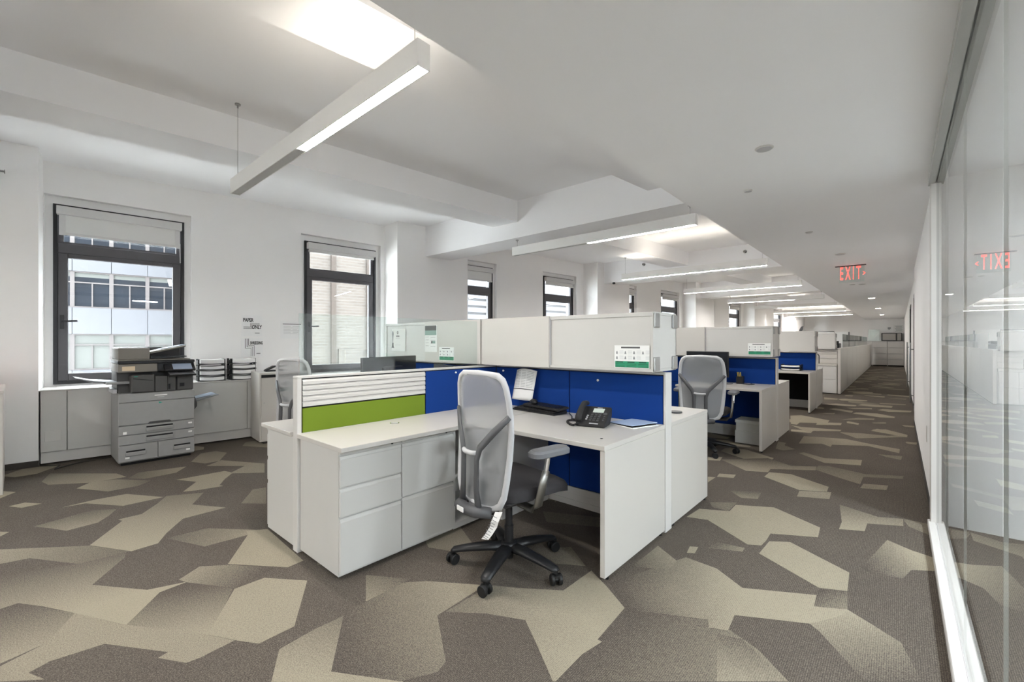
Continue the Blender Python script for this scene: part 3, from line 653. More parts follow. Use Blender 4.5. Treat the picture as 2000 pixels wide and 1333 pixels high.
P = Matrix.Translation((CX+.005, 1.215, 1.03)) @ Matrix.Rotation(math.radians(35), 4, 'Y')
dp = MB(P).box(-.06, .07, -.135, .145, -.012, .012).build('control_panel', 'copier_black', cp, bevel=.004)
MB(P).box(-.04, .06, -.06, .115, .012, .0135).build('touch_screen', 'screen_blue', dp)
kb = MB(Matrix.Translation((CX+.02, 1.235, .955)) @ Matrix.Rotation(math.radians(12), 4, 'Y')).box(-.07, .07, -.125, .125, -.014, .006).build('pull_out_keyboard', 'copier_black', cp, bevel=.004)
MB(Matrix.Translation((CX+.02, 1.235, .955)) @ Matrix.Rotation(math.radians(12), 4, 'Y')).box(-.055, .06, -.115, .115, .006, .011).build('keys', 'copier_tray', kb)
MB().prism([(.40, .935), (.395, .945), (.53, .905), (.71, .885), (.71, .87), (.53, .885)], CX-.5, CX-.14, 'x').build('output_tray', 'copier_tray', cp, bevel=.003)
MB().box(CX-.3, CX-.10, .62, .81, .86, .885).build('tray_bracket', 'copier_grey', cp, bevel=.003)
MB().box(xb+.05, CX-.16, CY0-.02, CY0+.02, .76, .80).build('left_ledge', 'pale_grey', cp)
MB().prism([(1.365, .60), (1.63, .665), (1.63, .675), (1.365, .625)], CX-.42, CX-.10, 'x').build('bypass_tray', 'copier_tray', cp, bevel=.003)
MB().prism([(1.36, .50), (1.40, .56), (1.40, .60), (1.36, .72)], CX-.45, CX-.06, 'x').build('bypass_door', 'copier_dark', cp)
tag(MB().prism([(1.41, .637), (1.615, .6765), (1.615, .679), (1.41, .6395)], CX-.38, CX-.15, 'x').build('paper_sheet', 'screen_blue'), 'pale sheets lying on the copier side tray', 'paper')

# ------------------------------------------------------------------ letter trays on the sill, shredding bin, punch, posters
def letter_tray(M, label, group, lv, paper_h=.03, w=.30, d=.24):
    t = bpy.data.objects.new('letter_tray', None); COL.objects.link(t); t.matrix_world = M; t.empty_display_size = .05; WM[t] = M.copy(); tag(t, label, 'letter tray', group)
    m = MB(); m.box(-w/2, w/2, -d/2, d/2, 0, .006); m.box(-w/2, w/2, d/2-.006, d/2, 0, .04); m.box(-w/2, -w/2+.006, -d/2+.05, d/2, 0, .05); m.box(w/2-.006, w/2, -d/2+.05, d/2, 0, .05)
    for x in (-w/2+.012, w/2-.012): m.box(x-.012, x+.012, d/2-.04, d/2, 0, lv-.004); m.box(x-.012, x+.012, -d/2+.04, -d/2+.08, 0, lv-.004)
    m.build('tray', 'black_plastic', t, local=True)
    p = MB(); nn = 8
    for i in range(nn):
        a = -w/2+.02+(w-.04)*i/nn; b = -w/2+.02+(w-.04)*(i+1)/nn
        ha = -.008*math.sin(PI*i/nn); hb = -.008*math.sin(PI*(i+1)/nn)
        p.add([(a, -d/2-.012, .016+ha), (b, -d/2-.012, .016+hb), (b, d/2-.02, .016+hb), (a, d/2-.02, .016+ha), (a, -d/2-.012, .016+paper_h+ha), (b, -d/2-.012, .016+paper_h+hb), (b, d/2-.02, .016+paper_h+hb), (a, d/2-.02, .016+paper_h+ha)],
              [(0, 3, 2, 1), (4, 5, 6, 7), (0, 1, 5, 4), (2, 3, 7, 6)]+([(0, 4, 7, 3)] if i == 0 else [])+([(1, 2, 6, 5)] if i == nn-1 else []))
    p.build('paper_stack', 'paper', t, local=True)
lv = .072
for st, (s0, nm) in enumerate(((1.52, 'left stack next to the copier'), (1.87, 'right stack next to the shredding bin'))):
    for k, kn in enumerate(('bottom', 'second lowest', 'second highest', 'topmost')):
        letter_tray(WALL @ Matrix.Translation((s0, .17, .80+k*lv)) @ Matrix.Rotation(math.radians((-2, 3)[st]), 4, 'Z'), kn+' black letter tray of the '+nm, 'letter trays on the radiator cover', lv, (.040, .046, .036, .050)[k])
sb = thing('shredding_bin', 'white locked shredding bin with a slot, beside the letter trays', 'bin', wp(2.25, -.23, 0))
MB(WALL).frame(1.94, 2.52, .03, .91, -.48, -.02, .02, .02, .02, .025).box(1.96, 2.50, -.06, -.02, .03, .9).build('body', 'laminate', sb, bevel=.002)
MB(WALL).box(1.962, 2.498, -.475, -.455, .05, .845).build('door', 'laminate', sb, bevel=.002)
MB(WALL).box(1.962, 2.498, -.472, -.44, .848, .884).build('slot', 'black_gap', sb)
MB(WALL).box(1.985, 2.005, -.478, -.474, .52, .53).build('lock', 'steel', sb)
MB(WALL).box(1.99, 2.49, -.46, -.03, 0, .03).build('plinth', 'base_dark', sb)
MB(WALL).box(2.15, 2.40, -.4775, -.475, .66, .80).build('label_plate', 'paper', sb); MB(WALL).box(2.15, 2.40, -.479, -.4775, .66, .712).build('green_band', 'flyer_dark_green', sb)
lg = MB(WALL)
for dx in (0, .035): lg.tube([(2.20+dx, -.479, .74), (2.215+dx, -.479, .775), (2.25+dx, -.479, .785), (2.235+dx, -.479, .76), (2.265+dx, -.479, .75), (2.235+dx, -.479, .73)], .005, 6)
lg.build('logo', 'ink', sb)
hp = thing('hole_punch', 'black hole punch lying on top of the shredding bin', 'hole punch', wp(2.2, -.2, .91))
MB(WALL).box(2.06, 2.30, -.26, -.16, .91, .93).build('base', 'black_plastic', hp, bevel=.005)
MB(WALL).prism([(2.06, .93), (2.08, .945), (2.16, .985), (2.29, .99), (2.30, .975), (2.18, .965), (2.10, .93)], -.25, -.17, 'y').build('lever', 'soft_black', hp, bevel=.004)

def poster(name, label, s0, s1, z0, z1):
    t = thing(name, label, 'poster', wp((s0+s1)/2, .447, z0)); MB(WALL).box(s0, s1, .4465, .4495, z0, z1).build('sheet', 'poster_paper', t); return t
t = poster('wall_poster', 'white wall poster reading PAPER ONLY above the letter trays', 1.92, 2.18, 1.39, 1.69)
text('PAPER', .075, 'ink', t, face_wall(2.005, .445, 1.62), sx=.62, bold=.002); text('ONLY', .075, 'ink', t, face_wall(2.115, .445, 1.52), sx=.62, bold=.002)
m = MB(WALL)
for k in range(3):
    d = k*.013
    m.box(1.945, 2.035+d, .444, .4465, 1.523-d-.002, 1.523-d+.002); m.box(2.033+d, 2.037+d, .444, .4465, 1.523-d, 1.575-d); m.box(2.035+d, 2.15, .444, .4465, 1.573-d, 1.577-d)
m.build('stepped_lines', 'ink', t); MB(WALL).box(2.09, 2.15, .444, .4465, 1.43, 1.44).build('footer_mark', 'grey_ink', t)
t = poster('wall_poster', 'white wall poster reading SHREDDING below the paper only poster', 1.92, 2.19, 1.09, 1.36)
text('SHREDDING', .058, 'ink', t, face_wall(2.11, .445, 1.29), sx=.5, bold=.002)
m = MB(WALL)
for k in range(3):
    d = k*.02
    m.box(1.968+d, 1.973+d, .444, .4465, 1.215+d, 1.355); m.box(1.97+d, 2.04+d, .444, .4465, 1.213+d, 1.217+d); m.box(2.038+d, 2.042+d, .444, .4465, 1.10, 1.217+d)
m.build('stepped_lines', 'ink', t); MB(WALL).box(2.11, 2.16, .444, .4465, 1.135, 1.145).build('footer_mark', 'grey_ink', t)
t = poster('wall_notice', 'faint white notice sheet beside the second window', 2.43, 2.73, 1.36, 1.62)
MB(WALL).box(2.46, 2.72, .444, .4465, 1.572, 1.582).build('heading_line', 'flyer_grey', t)
m = MB(WALL)
for k in range(6): m.box(2.47, 2.57+.03*(k % 2), .444, .4465, 1.54-k*.022, 1.544-k*.022); m.box(2.60, 2.70-.02*(k % 3), .444, .4465, 1.54-k*.022, 1.544-k*.022)
m.build('text_lines', 'pale_ink', t)

# cabinet at the left edge with red boxes
lc = thing('side_cabinet', 'white cabinet cut off by the left edge of the picture', 'cabinet', (-6.2, -.5, 0))
MB().box(-6.56, -5.75, -.90, -.075, 0, .87).build('body', 'laminate', lc, bevel=.003); MB().box(-6.57, -5.74, -.91, -.07, .87, .895).build('top', 'laminate', lc, bevel=.003)
t = thing('red_box', 'red and white carton on the white cabinet at the left edge', 'box', (-6.3, -.3, .895))
MB().box(-6.45, -6.18, -.42, -.11, .895, 1.10).build('carton', 'red', t, bevel=.003); MB().box(-6.455, -6.175, -.425, -.105, 1.10, 1.14).build('lid', 'box_white', t, bevel=.003)
t = thing('red_stapler', 'red stapler at the edge of the white cabinet on the left', 'stapler', (-6.05, -.14, .895))
MB().box(-6.13, -5.98, -.16, -.12, .895, .915).build('base', 'red', t, bevel=.004); MB().prism([(-6.13, .92), (-6.12, .95), (-5.99, .945), (-5.98, .93)], -.157, -.123, 'y').build('arm', 'red', t, bevel=.003)
# ------------------------------------------------------------------ workstations
TOP = .745
X1 = -1.20                      # corridor end of every row
XS0, XS1 = -2.865, -2.80        # the spine panel between corridor and window seats
ROWN = {1: 'nearest', 2: 'second', 3: 'third'}
def partition_x(y, x0, x1, label, split, under='blue_fabric', endpost=True):
    """panel run across the room, thickness .105 from y"""
    t = thing('partition', label, 'partition', ((x0+x1)/2, y+.05, 0))
    y1 = y+.105
    MB().box(x0, x1, y+.012, y1-.012, .10, 1.085).build('core', 'black_gap', t)
    MB().box(x0, x1, y, y1, 1.085, 1.10).build('top_cap', 'trim_white', t, bevel=.002)
    MB().box(x0, x1, y+.004, y1-.004, 0, .045).box(x0, x1, y+.012, y1-.012, .045, .10).build('base', 'trim_white', t)
    if endpost: MB().box(x1-.002, x1+.014, y, y1, 0, 1.10).build('end_post', 'trim_white', t, bevel=.002)
    MB().box(x0, x1, y-.004, y+.012, .10, .15).build('raceway', 'trim_white', t, bevel=.002)
    xs = [x0]+split+[x1-.003]
    for a, b in zip(xs[:-1], xs[1:]):
        MB().box(a+.004, b-.004, y-.001, y+.012, .155, TOP-.04).build('lower_tile', under, t, bevel=.003)
        MB().box(a+.004, b-.004, y-.001, y+.012, TOP-.037, 1.078).build('upper_tile', 'blue_fabric', t, bevel=.003)
        MB().box(a+.004, b-.004, y1-.012, y1+.001, .155, 1.078).build('back_tile', 'blue_fabric', t, bevel=.003)
    return t
def overhead(y, x0, x1, split, label, door_right=False, clips=True, flat=False):
    t = thing('overhead_cabinet', label, 'cabinet', ((x0+x1)/2, y, 1.11), 0, 'overhead cabinets on the partitions')
    f, b = y-.205, y+.19; z0, z1 = 1.112, 1.515
    m = MB(); m.box(x0, x1, f+.02, b, z1-.02, z1); m.box(x0, x1, f+.02, b, z0, z0+.02); m.box(x0, x0+.02, f, b, z0+.02, z1-.02); m.box(x1-.02, x1, f, b, z0+.02, z1-.02); m.box(x0+.02, x1-.02, y-.01, y+.01, z0+.02, z1-.02)
    m.box(x0, x1, b-.012, b, z0+.02, z1-.02)
    m.build('body', 'painted_steel', t, bevel=.002)
    MB().box(x0, x1-.001, f-.002, f+.02, z1-.03, z1-.004).build('top_rail', 'painted_steel', t, bevel=.002); MB().box(x0, x1-.001, f-.002, f+.02, z0, z0+.022).build('bottom_rail', 'painted_steel', t, bevel=.002)
    if not flat:
        da = (x0+.001, split) if not door_right else (split, x1-.001)
        MB().box(da[0], da[1], f-.018, f-.002, z0-.002, z1+.001).build('sliding_door', 'laminate', t, bevel=.002)
        ra = (split-.05, x1-.021) if not door_right else (x0+.021, split+.05)
        MB().box(ra[0], ra[1], f+.006, f+.018, z0+.022, z1-.03).build('recessed_door', 'painted_steel', t)
        MB().box(split-.006 if door_right else split, split if door_right else split+.006, f-.01, f+.004, z0+.02, z1-.02).build('shadow_gap', 'pale_grey', t)
    else: MB().box(x0+.021, x1-.021, f+.002, f+.015, z0+.022, z1-.03).build('door', 'painted_steel', t)
    if clips:
        for ya in (f+.0, b-.085):
            for za in (z1-.105, z0+.006): MB().box(x1, x1+.012, ya, ya+.085, za, za+.095).build('corner_clip', 'clip_metal', t, bevel=.004)
    return t
def desk(y0, y1, x0, label, ends=True, foot=True, hole=None):
    t = thing('desk', label, 'desk', ((x0+X1)/2, (y0+y1)/2, 0))
    MB().box(x0, X1, y0, y1, TOP-.027, TOP).build('worktop', 'laminate', t, bevel=.002)
    e = MB().box(X1-.03, X1, y0+.004, y1-.004, .02, TOP-.028).build('end_panel', 'laminate', t, bevel=.0015)
    for yy in (y0+.05, y1-.05): MB().cyl((X1-.015, yy, 0), .012, .02, 10).build('foot', 'rubber', t)
    if hole: MB().cyl((hole[0], hole[1], TOP-.001), .008, .0025, 12).build('screw_hole', 'black_gap', t)
    MB().box(x0, x0+.03, y0+.25, y1-.01, 0, TOP-.028).build('inner_support', 'painted_steel', t)
    return t

YS = {1: 2.95, 2: 6.615, 3: 10.34}
for r, y in YS.items():
    nm = ROWN[r]
    partition_x(y, XS1, X1-.012, 'partition with two fabric tiles behind the corridor desk of the %s row' % nm, [-1.99], 'dark_fabric' if r == 3 else 'blue_fabric')
    partition_x(y, -4.42, XS0, 'partition behind the window-side desk of the %s row' % nm, [-3.65], endpost=False)
    desk(y-.83, y-.004, -2.22, ['', 'white desk with the black phone, nearest to the camera', 'white desk holding a monitor in the second row', 'white desk with a black letter tray in the third row'][r], hole=(-1.31, 2.28) if r == 1 else None)
    desk(y+.11, y+.885, -2.80, 'white desk on the far side of the %s partition, facing the next row' % nm)
    overhead(y+.03, -2.80, X1-.01, -2.05, ['', 'long white overhead cabinet above the desk with the phone, nearest the corridor', 'white overhead cabinet above the second row desk with the monitor', 'white overhead cabinet of the third row beside the corridor'][r], flat=(r == 3))
    overhead(y+.03, -4.36, -2.815, -3.62, ['', 'white overhead cabinet carrying the trophy certificate, window side of the nearest row', 'window-side overhead cabinet of the second row', 'window-side overhead cabinet of the third row'][r], door_right=True, clips=False)
# spine panels along the room
def partition_y(y0, y1, label, near=False):
    t = thing('partition', label, 'partition', ((XS0+XS1)/2, (y0+y1)/2, 0))
    MB().box(XS0+.010, XS1-.010, y0+.02, y1, .1, 1.085).build('core', 'black_gap', t)
    MB().box(XS0, XS1, y0, y1, 1.085, 1.10).build('top_cap', 'trim_white', t, bevel=.002)
    MB().box(XS0, XS1, y0+.028, y1, 0, .12).build('base', 'trim_white', t)
    MB().box(XS0, XS1, y0, y0+.028, 0, 1.085).build('end_post', 'trim_white', t, bevel=.003)
    ym = y0+.985
    MB().box(XS1-.011, XS1+.001, y0+.034, ym-.005, .13, .897).build('green_tile', 'green_fabric', t, bevel=.003)
    hs = (1.078-.905)/5
    for k in range(5):
        za = .905+k*hs
        MB().prism([(XS1-.011, za+.002), (XS1+.003, za+.002), (XS1+.003, za+hs*.62), (XS1-.006, za+hs*.97), (XS1-.011, za+hs*.97)], y0+.034, ym-.005, 'y').build('slat', 'trim_white', t)
    MB().box(XS1-.011, XS1+.001, ym+.005, y1-.003, .13, 1.078).build('blue_tile', 'blue_fabric', t, bevel=.003)
    MB().box(XS0-.001, XS0+.011, y0+.034, ym-.005, .13, 1.078).build('back_tile', 'blue_fabric', t, bevel=.003); MB().box(XS0-.001, XS0+.011, ym+.005, y1-.003, .13, 1.078).build('back_tile', 'blue_fabric', t, bevel=.003)
    return t
partition_y(1.155, 2.95, 'spine partition with white slats over a green tile, nearest the camera', True)
partition_y(4.83, 6.615, 'green and blue spine partition of the second row'); partition_y(8.55, 10.34, 'green and blue spine partition of the third row')
tag(MB().box(-2.838, -2.828, 1.18, 2.73, 1.10, 1.495).build('glass_screen', 'screen_pane'), 'clear glass screen standing on the green and white partition', 'glass screen')

# pedestals, shelf and return top of the nearest workstation
def pedestal(y0, y1, xf, xb, cuts, label, group, lock=True, sx=1):
    """drawer unit facing +X when xf > xb, else -X"""
    t = thing('drawer_pedestal', label, 'drawers', ((xf+xb)/2, (y0+y1)/2, 0), 0, group)
    d = 1 if xf > xb else -1; lo, hi = sorted((xf-d*.018, xb))
    MB().box(lo, hi, y0, y1, .018, .718).build('body', 'painted_steel', t, bevel=.002)
    rl = sorted((xf-d*.018, xf)); MB().box(rl[0], rl[1], y0, y1, .692, .718).build('top_rail', 'painted_steel', t, bevel=.0015)
    for za, zb in zip(cuts[:-1], cuts[1:]):
        q = MB().box(rl[0], rl[1], y0+.002, y1-.002, za+.003, zb-.022).build('drawer', 'painted_steel', t, bevel=.003)
        pl = MB(); pl.prism([(xf-d*.018, zb-.022), (xf-d*.003, zb-.022), (xf-d*.009, zb-.008), (xf-d*.018, zb-.006)], y0+.004, y1-.004, 'y'); pl.build('pull_lip', 'painted_steel', q)
    if lock: MB().cyl((xf if d > 0 else xf-.003, y1-.07, .705), .008, .003, 14, 'x').build('lock', 'black_plastic', t)
    for yy in (y0+.04, y1-.04): MB().cyl((xf-d*.08, yy, 0), .016, .02, 10).build('glide', 'rubber', t)
pedestal(1.172, 1.57, -2.29, -2.797, [.03, .345, .51, .69], 'white three-drawer pedestal at the near end of the return desk', 'drawer pedestals of the nearest desk')
pedestal(1.572, 1.992, -2.29, -2.797, [.03, .355, .69], 'white two-drawer pedestal next to the open shelf', 'drawer pedestals of the nearest desk')
pedestal(1.165, 1.60, -3.325, -2.868, [.03, .345, .51, .69], 'white pedestal behind the green partition, window side', 'drawer pedestals of the nearest desk')
os_ = thing('open_shelf', 'white open shelf unit under the desk, right of the drawers', 'shelf', (-2.55, 2.45, 0))
m = MB(); m.box(-2.797, -2.30, 1.994, 2.012, .02, .718); m.box(-2.797, -2.30, 2.90, 2.918, .02, .718); m.box(-2.797, -2.30, 2.012, 2.90, .02, .06); m.box(-2.797, -2.31, 2.012, 2.90, .37, .39); m.box(-2.797, -2.785, 2.012, 2.90, .06, .718)
m.build('carcass', 'painted_steel', os_)
rt = thing('return_worktop', 'white return worktop in front of the green partition', 'desk', (-2.5, 2, .718))
MB().box(-2.797, -2.235, 1.15, 2.944, TOP-.027, TOP).build('worktop', 'laminate', rt, bevel=.002)
MB().cyl((-2.64, 1.75, TOP), .032, .003, 28).build('grommet_ring', 'chrome', rt, smooth=2); MB().cyl((-2.64, 1.75, TOP+.002), .025, .002, 24).build('grommet_cap', 'pale_grey', rt)
rt2 = thing('return_worktop', 'white worktop on the window side of the green partition', 'desk', (-3.1, 2, .718))
MB().box(-3.36, -2.868, 1.14, 2.944, TOP-.027, TOP).build('worktop', 'laminate', rt2, bevel=.002); MB().box(-3.34, -2.87, 2.5, 2.52, 0, .718).build('support', 'laminate', rt2)
dB = thing('desk', 'white window-side desk of the nearest row, mostly hidden by the partition', 'desk', (-3.9, 2.5, 0))
MB().box(-4.42, -3.365, 2.12, 2.944, TOP-.027, TOP).build('worktop', 'laminate', dB); MB().box(-4.42, -4.39, 2.124, 2.94, .0, TOP-.028).build('end_panel', 'laminate', dB)
tag(MB().cyl((-1.34, 3.5, TOP), .05, .012, 24).build('desk_grommet', 'grey_plastic', bevel=.003), 'dark round puck on the desk end beyond the blue partition', 'puck')

# ------------------------------------------------------------------ task chairs
def make_chair(label, base_rot):
    t = thing('task_chair', label, 'chair', (0, 0, 0), 0, 'mesh task chairs')
    prof = [(.425, .13), (.445, .185), (.50, .215), (.58, .226), (.70, .236), (.82, .244), (.92, .245), (1.0, .238), (1.07, .226), (1.11, .205), (1.132, .165)]
    def yb(z): return -.20-.03*math.sin((z-.42)/.72*PI*.9-.35)*-1-.06*max(0, z-.75)
    ring = [(wd, z) for z, wd in prof]; path = [(wd, yb(z), z) for wd, z in ring]+[(0, yb(1.14)-.018, 1.14)]+[(-wd, yb(z), z) for wd, z in ring[::-1]]+[(0, yb(.42)-.03, .42)]
    n = len(prof); cols = 9; vs = []; fs = []
    for z, wd in prof:
        for k in range(cols):
            u = -1+2*k/(cols-1); vs.append((wd*u, yb(z)-.035*(1-u*u), z))
    for i in range(n-1):
        for k in range(cols-1): fs.append([i*cols+k, i*cols+k+1, (i+1)*cols+k+1, (i+1)*cols+k])
    MB().add(vs, fs).build('back_mesh', 'chair_mesh', t, smooth=True, local=True, recalc=False)
    MB().tube(path, .020, 8, ry=.015, closed=True, up=(0, 1, 0)).build('back_frame', 'pale_grey', t, smooth=True, local=True)
    for sx in (-1, 1):
        MB().tube([(sx*.08, -.27, .42), (sx*.064, -.275, .52), (sx*.064, -.272, .68), (sx*.085, -.265, .745), (sx*.165, -.235, .835), (sx*.25, -.19, .925)], [.024, .021, .021, .022, .022, .017], 8, ry=[.018, .012, .011, .011, .010, .009], up=(0, 1, 0)).build('back_support', 'grey_plastic', t, smooth=True, local=True)
    MB().tube([(-.062, -.272, .715), (-.03, -.285, .712), (.03, -.285, .712), (.062, -.272, .715)], .013, 8).build('support_bridge', 'pale_grey', t, smooth=True, local=True)
    bl = MB(); bl.tube([(-.13, -.22, .40), (-.08, -.285, .405), (0, -.30, .405), (.08, -.285, .405), (.13, -.22, .40)], .035, 10, ry=.03); bl.tube([(0, -.29, .40), (0, -.1, .395), (0, .05, .395)], [.06, .05, .05], 10, ry=.028)
    bl.build('back_yoke', 'grey_plastic', t, smooth=True, local=True)
    MB().box(-.03, .03, -.338, -.333, .40, .425).build('maker_tag', 'paper', t, local=True)
    # seat: rounded cushion with a waterfall edge
    def rr(x0, x1, y0, y1, r, k=5):
        o = []
        for cx, cy, a in ((x1-r, y1-r, 0), (x0+r, y1-r, 90), (x0+r, y0+r, 180), (x1-r, y0+r, 270)):
            for i in range(k+1): q = math.radians(a+90*i/k); o.append((cx+r*math.cos(q), cy+r*math.sin(q)))
        return o
    vs = []; fs = []; lev = [(.455, .02), (.465, .0), (.50, .0), (.52, .012), (.53, .04)]
    for z, ins in lev:
        for x, y in rr(-.25+ins, .25-ins, -.19+ins, .29-ins, .09): vs.append((x, y, z-(.03 if y > .2 else 0)*(y-.2)/.09))
    m_ = len(vs)//len(lev)
    for j in range(len(lev)-1):
        for i in range(m_): fs.append([j*m_+i, j*m_+(i+1) % m_, (j+1)*m_+(i+1) % m_, (j+1)*m_+i])
    fs.append(list(range(m_))[::-1]); fs.append(list(range((len(lev)-1)*m_, len(lev)*m_)))
    MB().add(vs, fs).build('seat', 'seat_fabric', t, smooth=2, local=True)
    MB().box(-.2, .2, -.16, .24, .435, .455).box(-.09, .09, -.1, .13, .375, .435).build('seat_mechanism', 'grey_plastic', t, local=True, bevel=.01)
    for sx in (-1, 1):
        MB().tube([(sx*.10, -.02, .405), (sx*.24, -.03, .41), (sx*.285, -.025, .44), (sx*.295, .0, .55), (sx*.30, .02, .62)], [.022, .024, .028, .028, .026], 8, ry=[.014, .014, .013, .013, .012], up=(1, 0, 0)).build('arm_bracket', 'brushed', t, smooth=True, local=True)
        MB().tube([(sx*.30, .015, .60), (sx*.303, .03, .70)], .016, 8, ry=.011).build('arm_post', 'chrome', t, smooth=2, local=True)
        ap = rr(sx*.303-.05, sx*.303+.05, -.09, .17, .04)
        vs = []; lev2 = [(.70, .012), (.708, 0), (.73, 0), (.742, .012)]
        for z, ins in lev2:
            c = (sx*.303, .04)
            for x, y in ap: vs.append((c[0]+(x-c[0])*(1-ins/.05), c[1]+(y-c[1])*(1-ins/.13), z))
        m2 = len(ap); fs = []
        for j in range(3):
            for i in range(m2): fs.append([j*m2+i, j*m2+(i+1) % m2, (j+1)*m2+(i+1) % m2, (j+1)*m2+i])
        fs.append(list(range(m2))[::-1]); fs.append(list(range(3*m2, 4*m2)))
        MB().add(vs, fs).build('arm_pad', 'arm_pad', t, smooth=2, local=True)
    MB().lathe([(.027, .05), (.027, .24), (.021, .24), (.021, .385)], n=18).build('gas_lift', 'black_plastic', t, smooth=2, local=True)
    st = MB(); st.lathe([(.03, .085), (.052, .09), (.05, .135), (.034, .145)], n=20)
    for k in range(5):
        a = base_rot+2*PI*k/5; c, s_ = math.cos(a), math.sin(a)
        st.tube([(c*.03, s_*.03, .113), (c*.12, s_*.12, .112), (c*.24, s_*.24, .098), (c*.325, s_*.325, .084), (c*.338, s_*.338, .072)], [.046, .042, .036, .030, .022], 8, ry=[.026, .024, .020, .016, .013])
    st.build('star_base', 'black_plastic', t, smooth=True, local=True)
    for k in range(5):
        a = base_rot+2*PI*k/5; C = Matrix.Translation((math.cos(a)*.333, math.sin(a)*.333, 0)) @ Matrix.Rotation(a+.9+k*.5, 4, 'Z')
        q = MB(C); q.cyl((0, 0, .055), .009, .03, 10); q.cyl((-.011, 0, .031), .014, .022, 12, 'x')
        q.lathe([(.024, .046), (.022, .058), (.01, .062)], n=14)
        cs = q.build('caster', 'rubber', t, smooth=2, local=True)
        for sx in (-1, 1):
            w_ = MB(C); w_.cyl((sx*.021-.010, .0, .031), .031, .020, 20, 'x'); w_.build('wheel', 'rubber', cs, smooth=2, local=True, bevel=.004)
    return t
ch1 = make_chair('grey mesh chair at the nearest desk, a paper tag hanging off it', math.radians(12)); ch1.location = (-1.72, 1.92, 0); ch1.rotation_euler = (0, 0, math.radians(-10))
WM[ch1] = Matrix.Translation((-1.72, 1.92, 0)) @ Matrix.Rotation(math.radians(-10), 4, 'Z')
copy_tree(ch1, None, 'grey mesh chair in front of the monitor in the second row', (-1.74, 5.47, 0), math.radians(6))
copy_tree(ch1, None, 'grey mesh chair half hidden behind the second row chair', (-2.38, 4.95, 0), math.radians(150))
copy_tree(ch1, None, 'grey mesh chair behind the green partition, by the shredding bin', (-4.42, 1.95, 0), math.radians(14))
pt = thing('paper_tag', 'crumpled paper tag hanging under the nearest chair', 'tag', (-1.74, 1.62, .3))
M = WM[ch1] @ Matrix.Translation((.215, -.235, .435))
vs = []; pr = [(0, 0), (-.012, -.05), (-.03, -.085), (-.055, -.13), (-.07, -.155)]
for i, (dx, dz) in enumerate(pr):
    dy = [-.0, -.012, -.004, -.012, -.02][i]
    for wx in (-.035, .035): vs.append((dx+wx*.9, dy-.005*i, dz+wx*.25)); vs.append((dx+wx*.9, dy-.005*i+.001, dz+wx*.25))
fs = []
for i in range(len(pr)-1):
    a = i*4; b = a+4; fs += [[a, a+2, b+2, b], [a+1, b+1, b+3, a+3], [a, b, b+1, a+1], [a+2, a+3, b+3, b+2]]
MB(M).add(vs, fs).build('sheet', 'paper', pt)
m = MB(M)
for k in range(9):
    f_ = (k+1)/10*(len(pr)-1); i = int(f_); u = f_-i; x = pr[i][0]*(1-u)+pr[i+1][0]*u; z = pr[i][1]*(1-u)+pr[i+1][1]*u; yy = -.02-.0035*f_*1.6
    m.box(x-.022, x+.022, yy-.003, yy-.002, z-.0015, z+.0015)
m.build('print_lines', 'grey_ink', pt)

# ------------------------------------------------------------------ things on the nearest desk
ph = thing('desk_phone', 'black desk phone with handset and coiled cord on the nearest desk', 'phone', (-1.57, 2.62, TOP), math.radians(14))
def L(*a, **k): return dict(local=True, **k)
MB().prism([(-.10, 0), (-.10, .022), (.09, .115), (.10, .105), (.10, .06), (.05, 0)], -.095, .105, 'x').build('body', 'soft_black', ph, local=True, bevel=.008, seg=2)
MB().prism([(.02, 0), (.10, .0), (.10, .07), (.06, .06)], -.07, .08, 'x').build('stand', 'black_plastic', ph, local=True, bevel=.004)
tilt = math.atan2(.093, .19); PM = Matrix.Translation((.0, -.10, .0225)) @ Matrix.Rotation(tilt, 4, 'X')
MB(PM).box(-.01, .065, .135, .182, 0, .002).build('display', 'lcd', ph, local=True)
for r_ in range(4):
    for c_ in range(3): MB(PM).box(-.012+c_*.026, .004+c_*.026, .035+r_*.021, .047+r_*.021, 0, .005).build('key', 'pale_grey' if False else 'grey_plastic', ph, local=True, bevel=.0015)
for r_ in range(3):
    MB(PM).box(-.038, -.026, .045+r_*.021, .054+r_*.021, 0, .004).build('key', 'pale_grey', ph, local=True); MB(PM).cyl((.083, .05+r_*.021, 0), .006, .004, 12).build('key', 'grey_plastic', ph, local=True)
for c_ in range(4): MB(PM).box(-.012+c_*.019, .001+c_*.019, .118, .126, 0, .004).build('key', 'grey_plastic', ph, local=True)
MB(PM).cyl((.082, .122, 0), .013, .004, 16).build('navigation_ring', 'grey_plastic', ph, local=True); MB(PM).box(.01, .045, .19, .195, 0, .001).build('maker_badge', 'pale_grey', ph, local=True)
MB(PM).box(.0, .06, .004, .012, -.012, .0015).build('name_slot', 'pale_grey', ph, local=True)
MB(PM).tube([(-.075, .005, .018), (-.075, .03, .038), (-.075, .11, .052), (-.075, .18, .044), (-.075, .215, .02)], [.023, .022, .019, .022, .024], 10, ry=[.018, .016, .013, .016, .018]).build('handset', 'soft_black', ph, smooth=True, local=True)
cord = []
ctrl = [Vector(p) for p in ((-.075, -.10, .02), (-.10, -.13, .012), (-.16, -.06, .010), (-.19, .02, .010), (-.165, .06, .010), (-.12, .02, .012), (-.10, -.02, .014))]
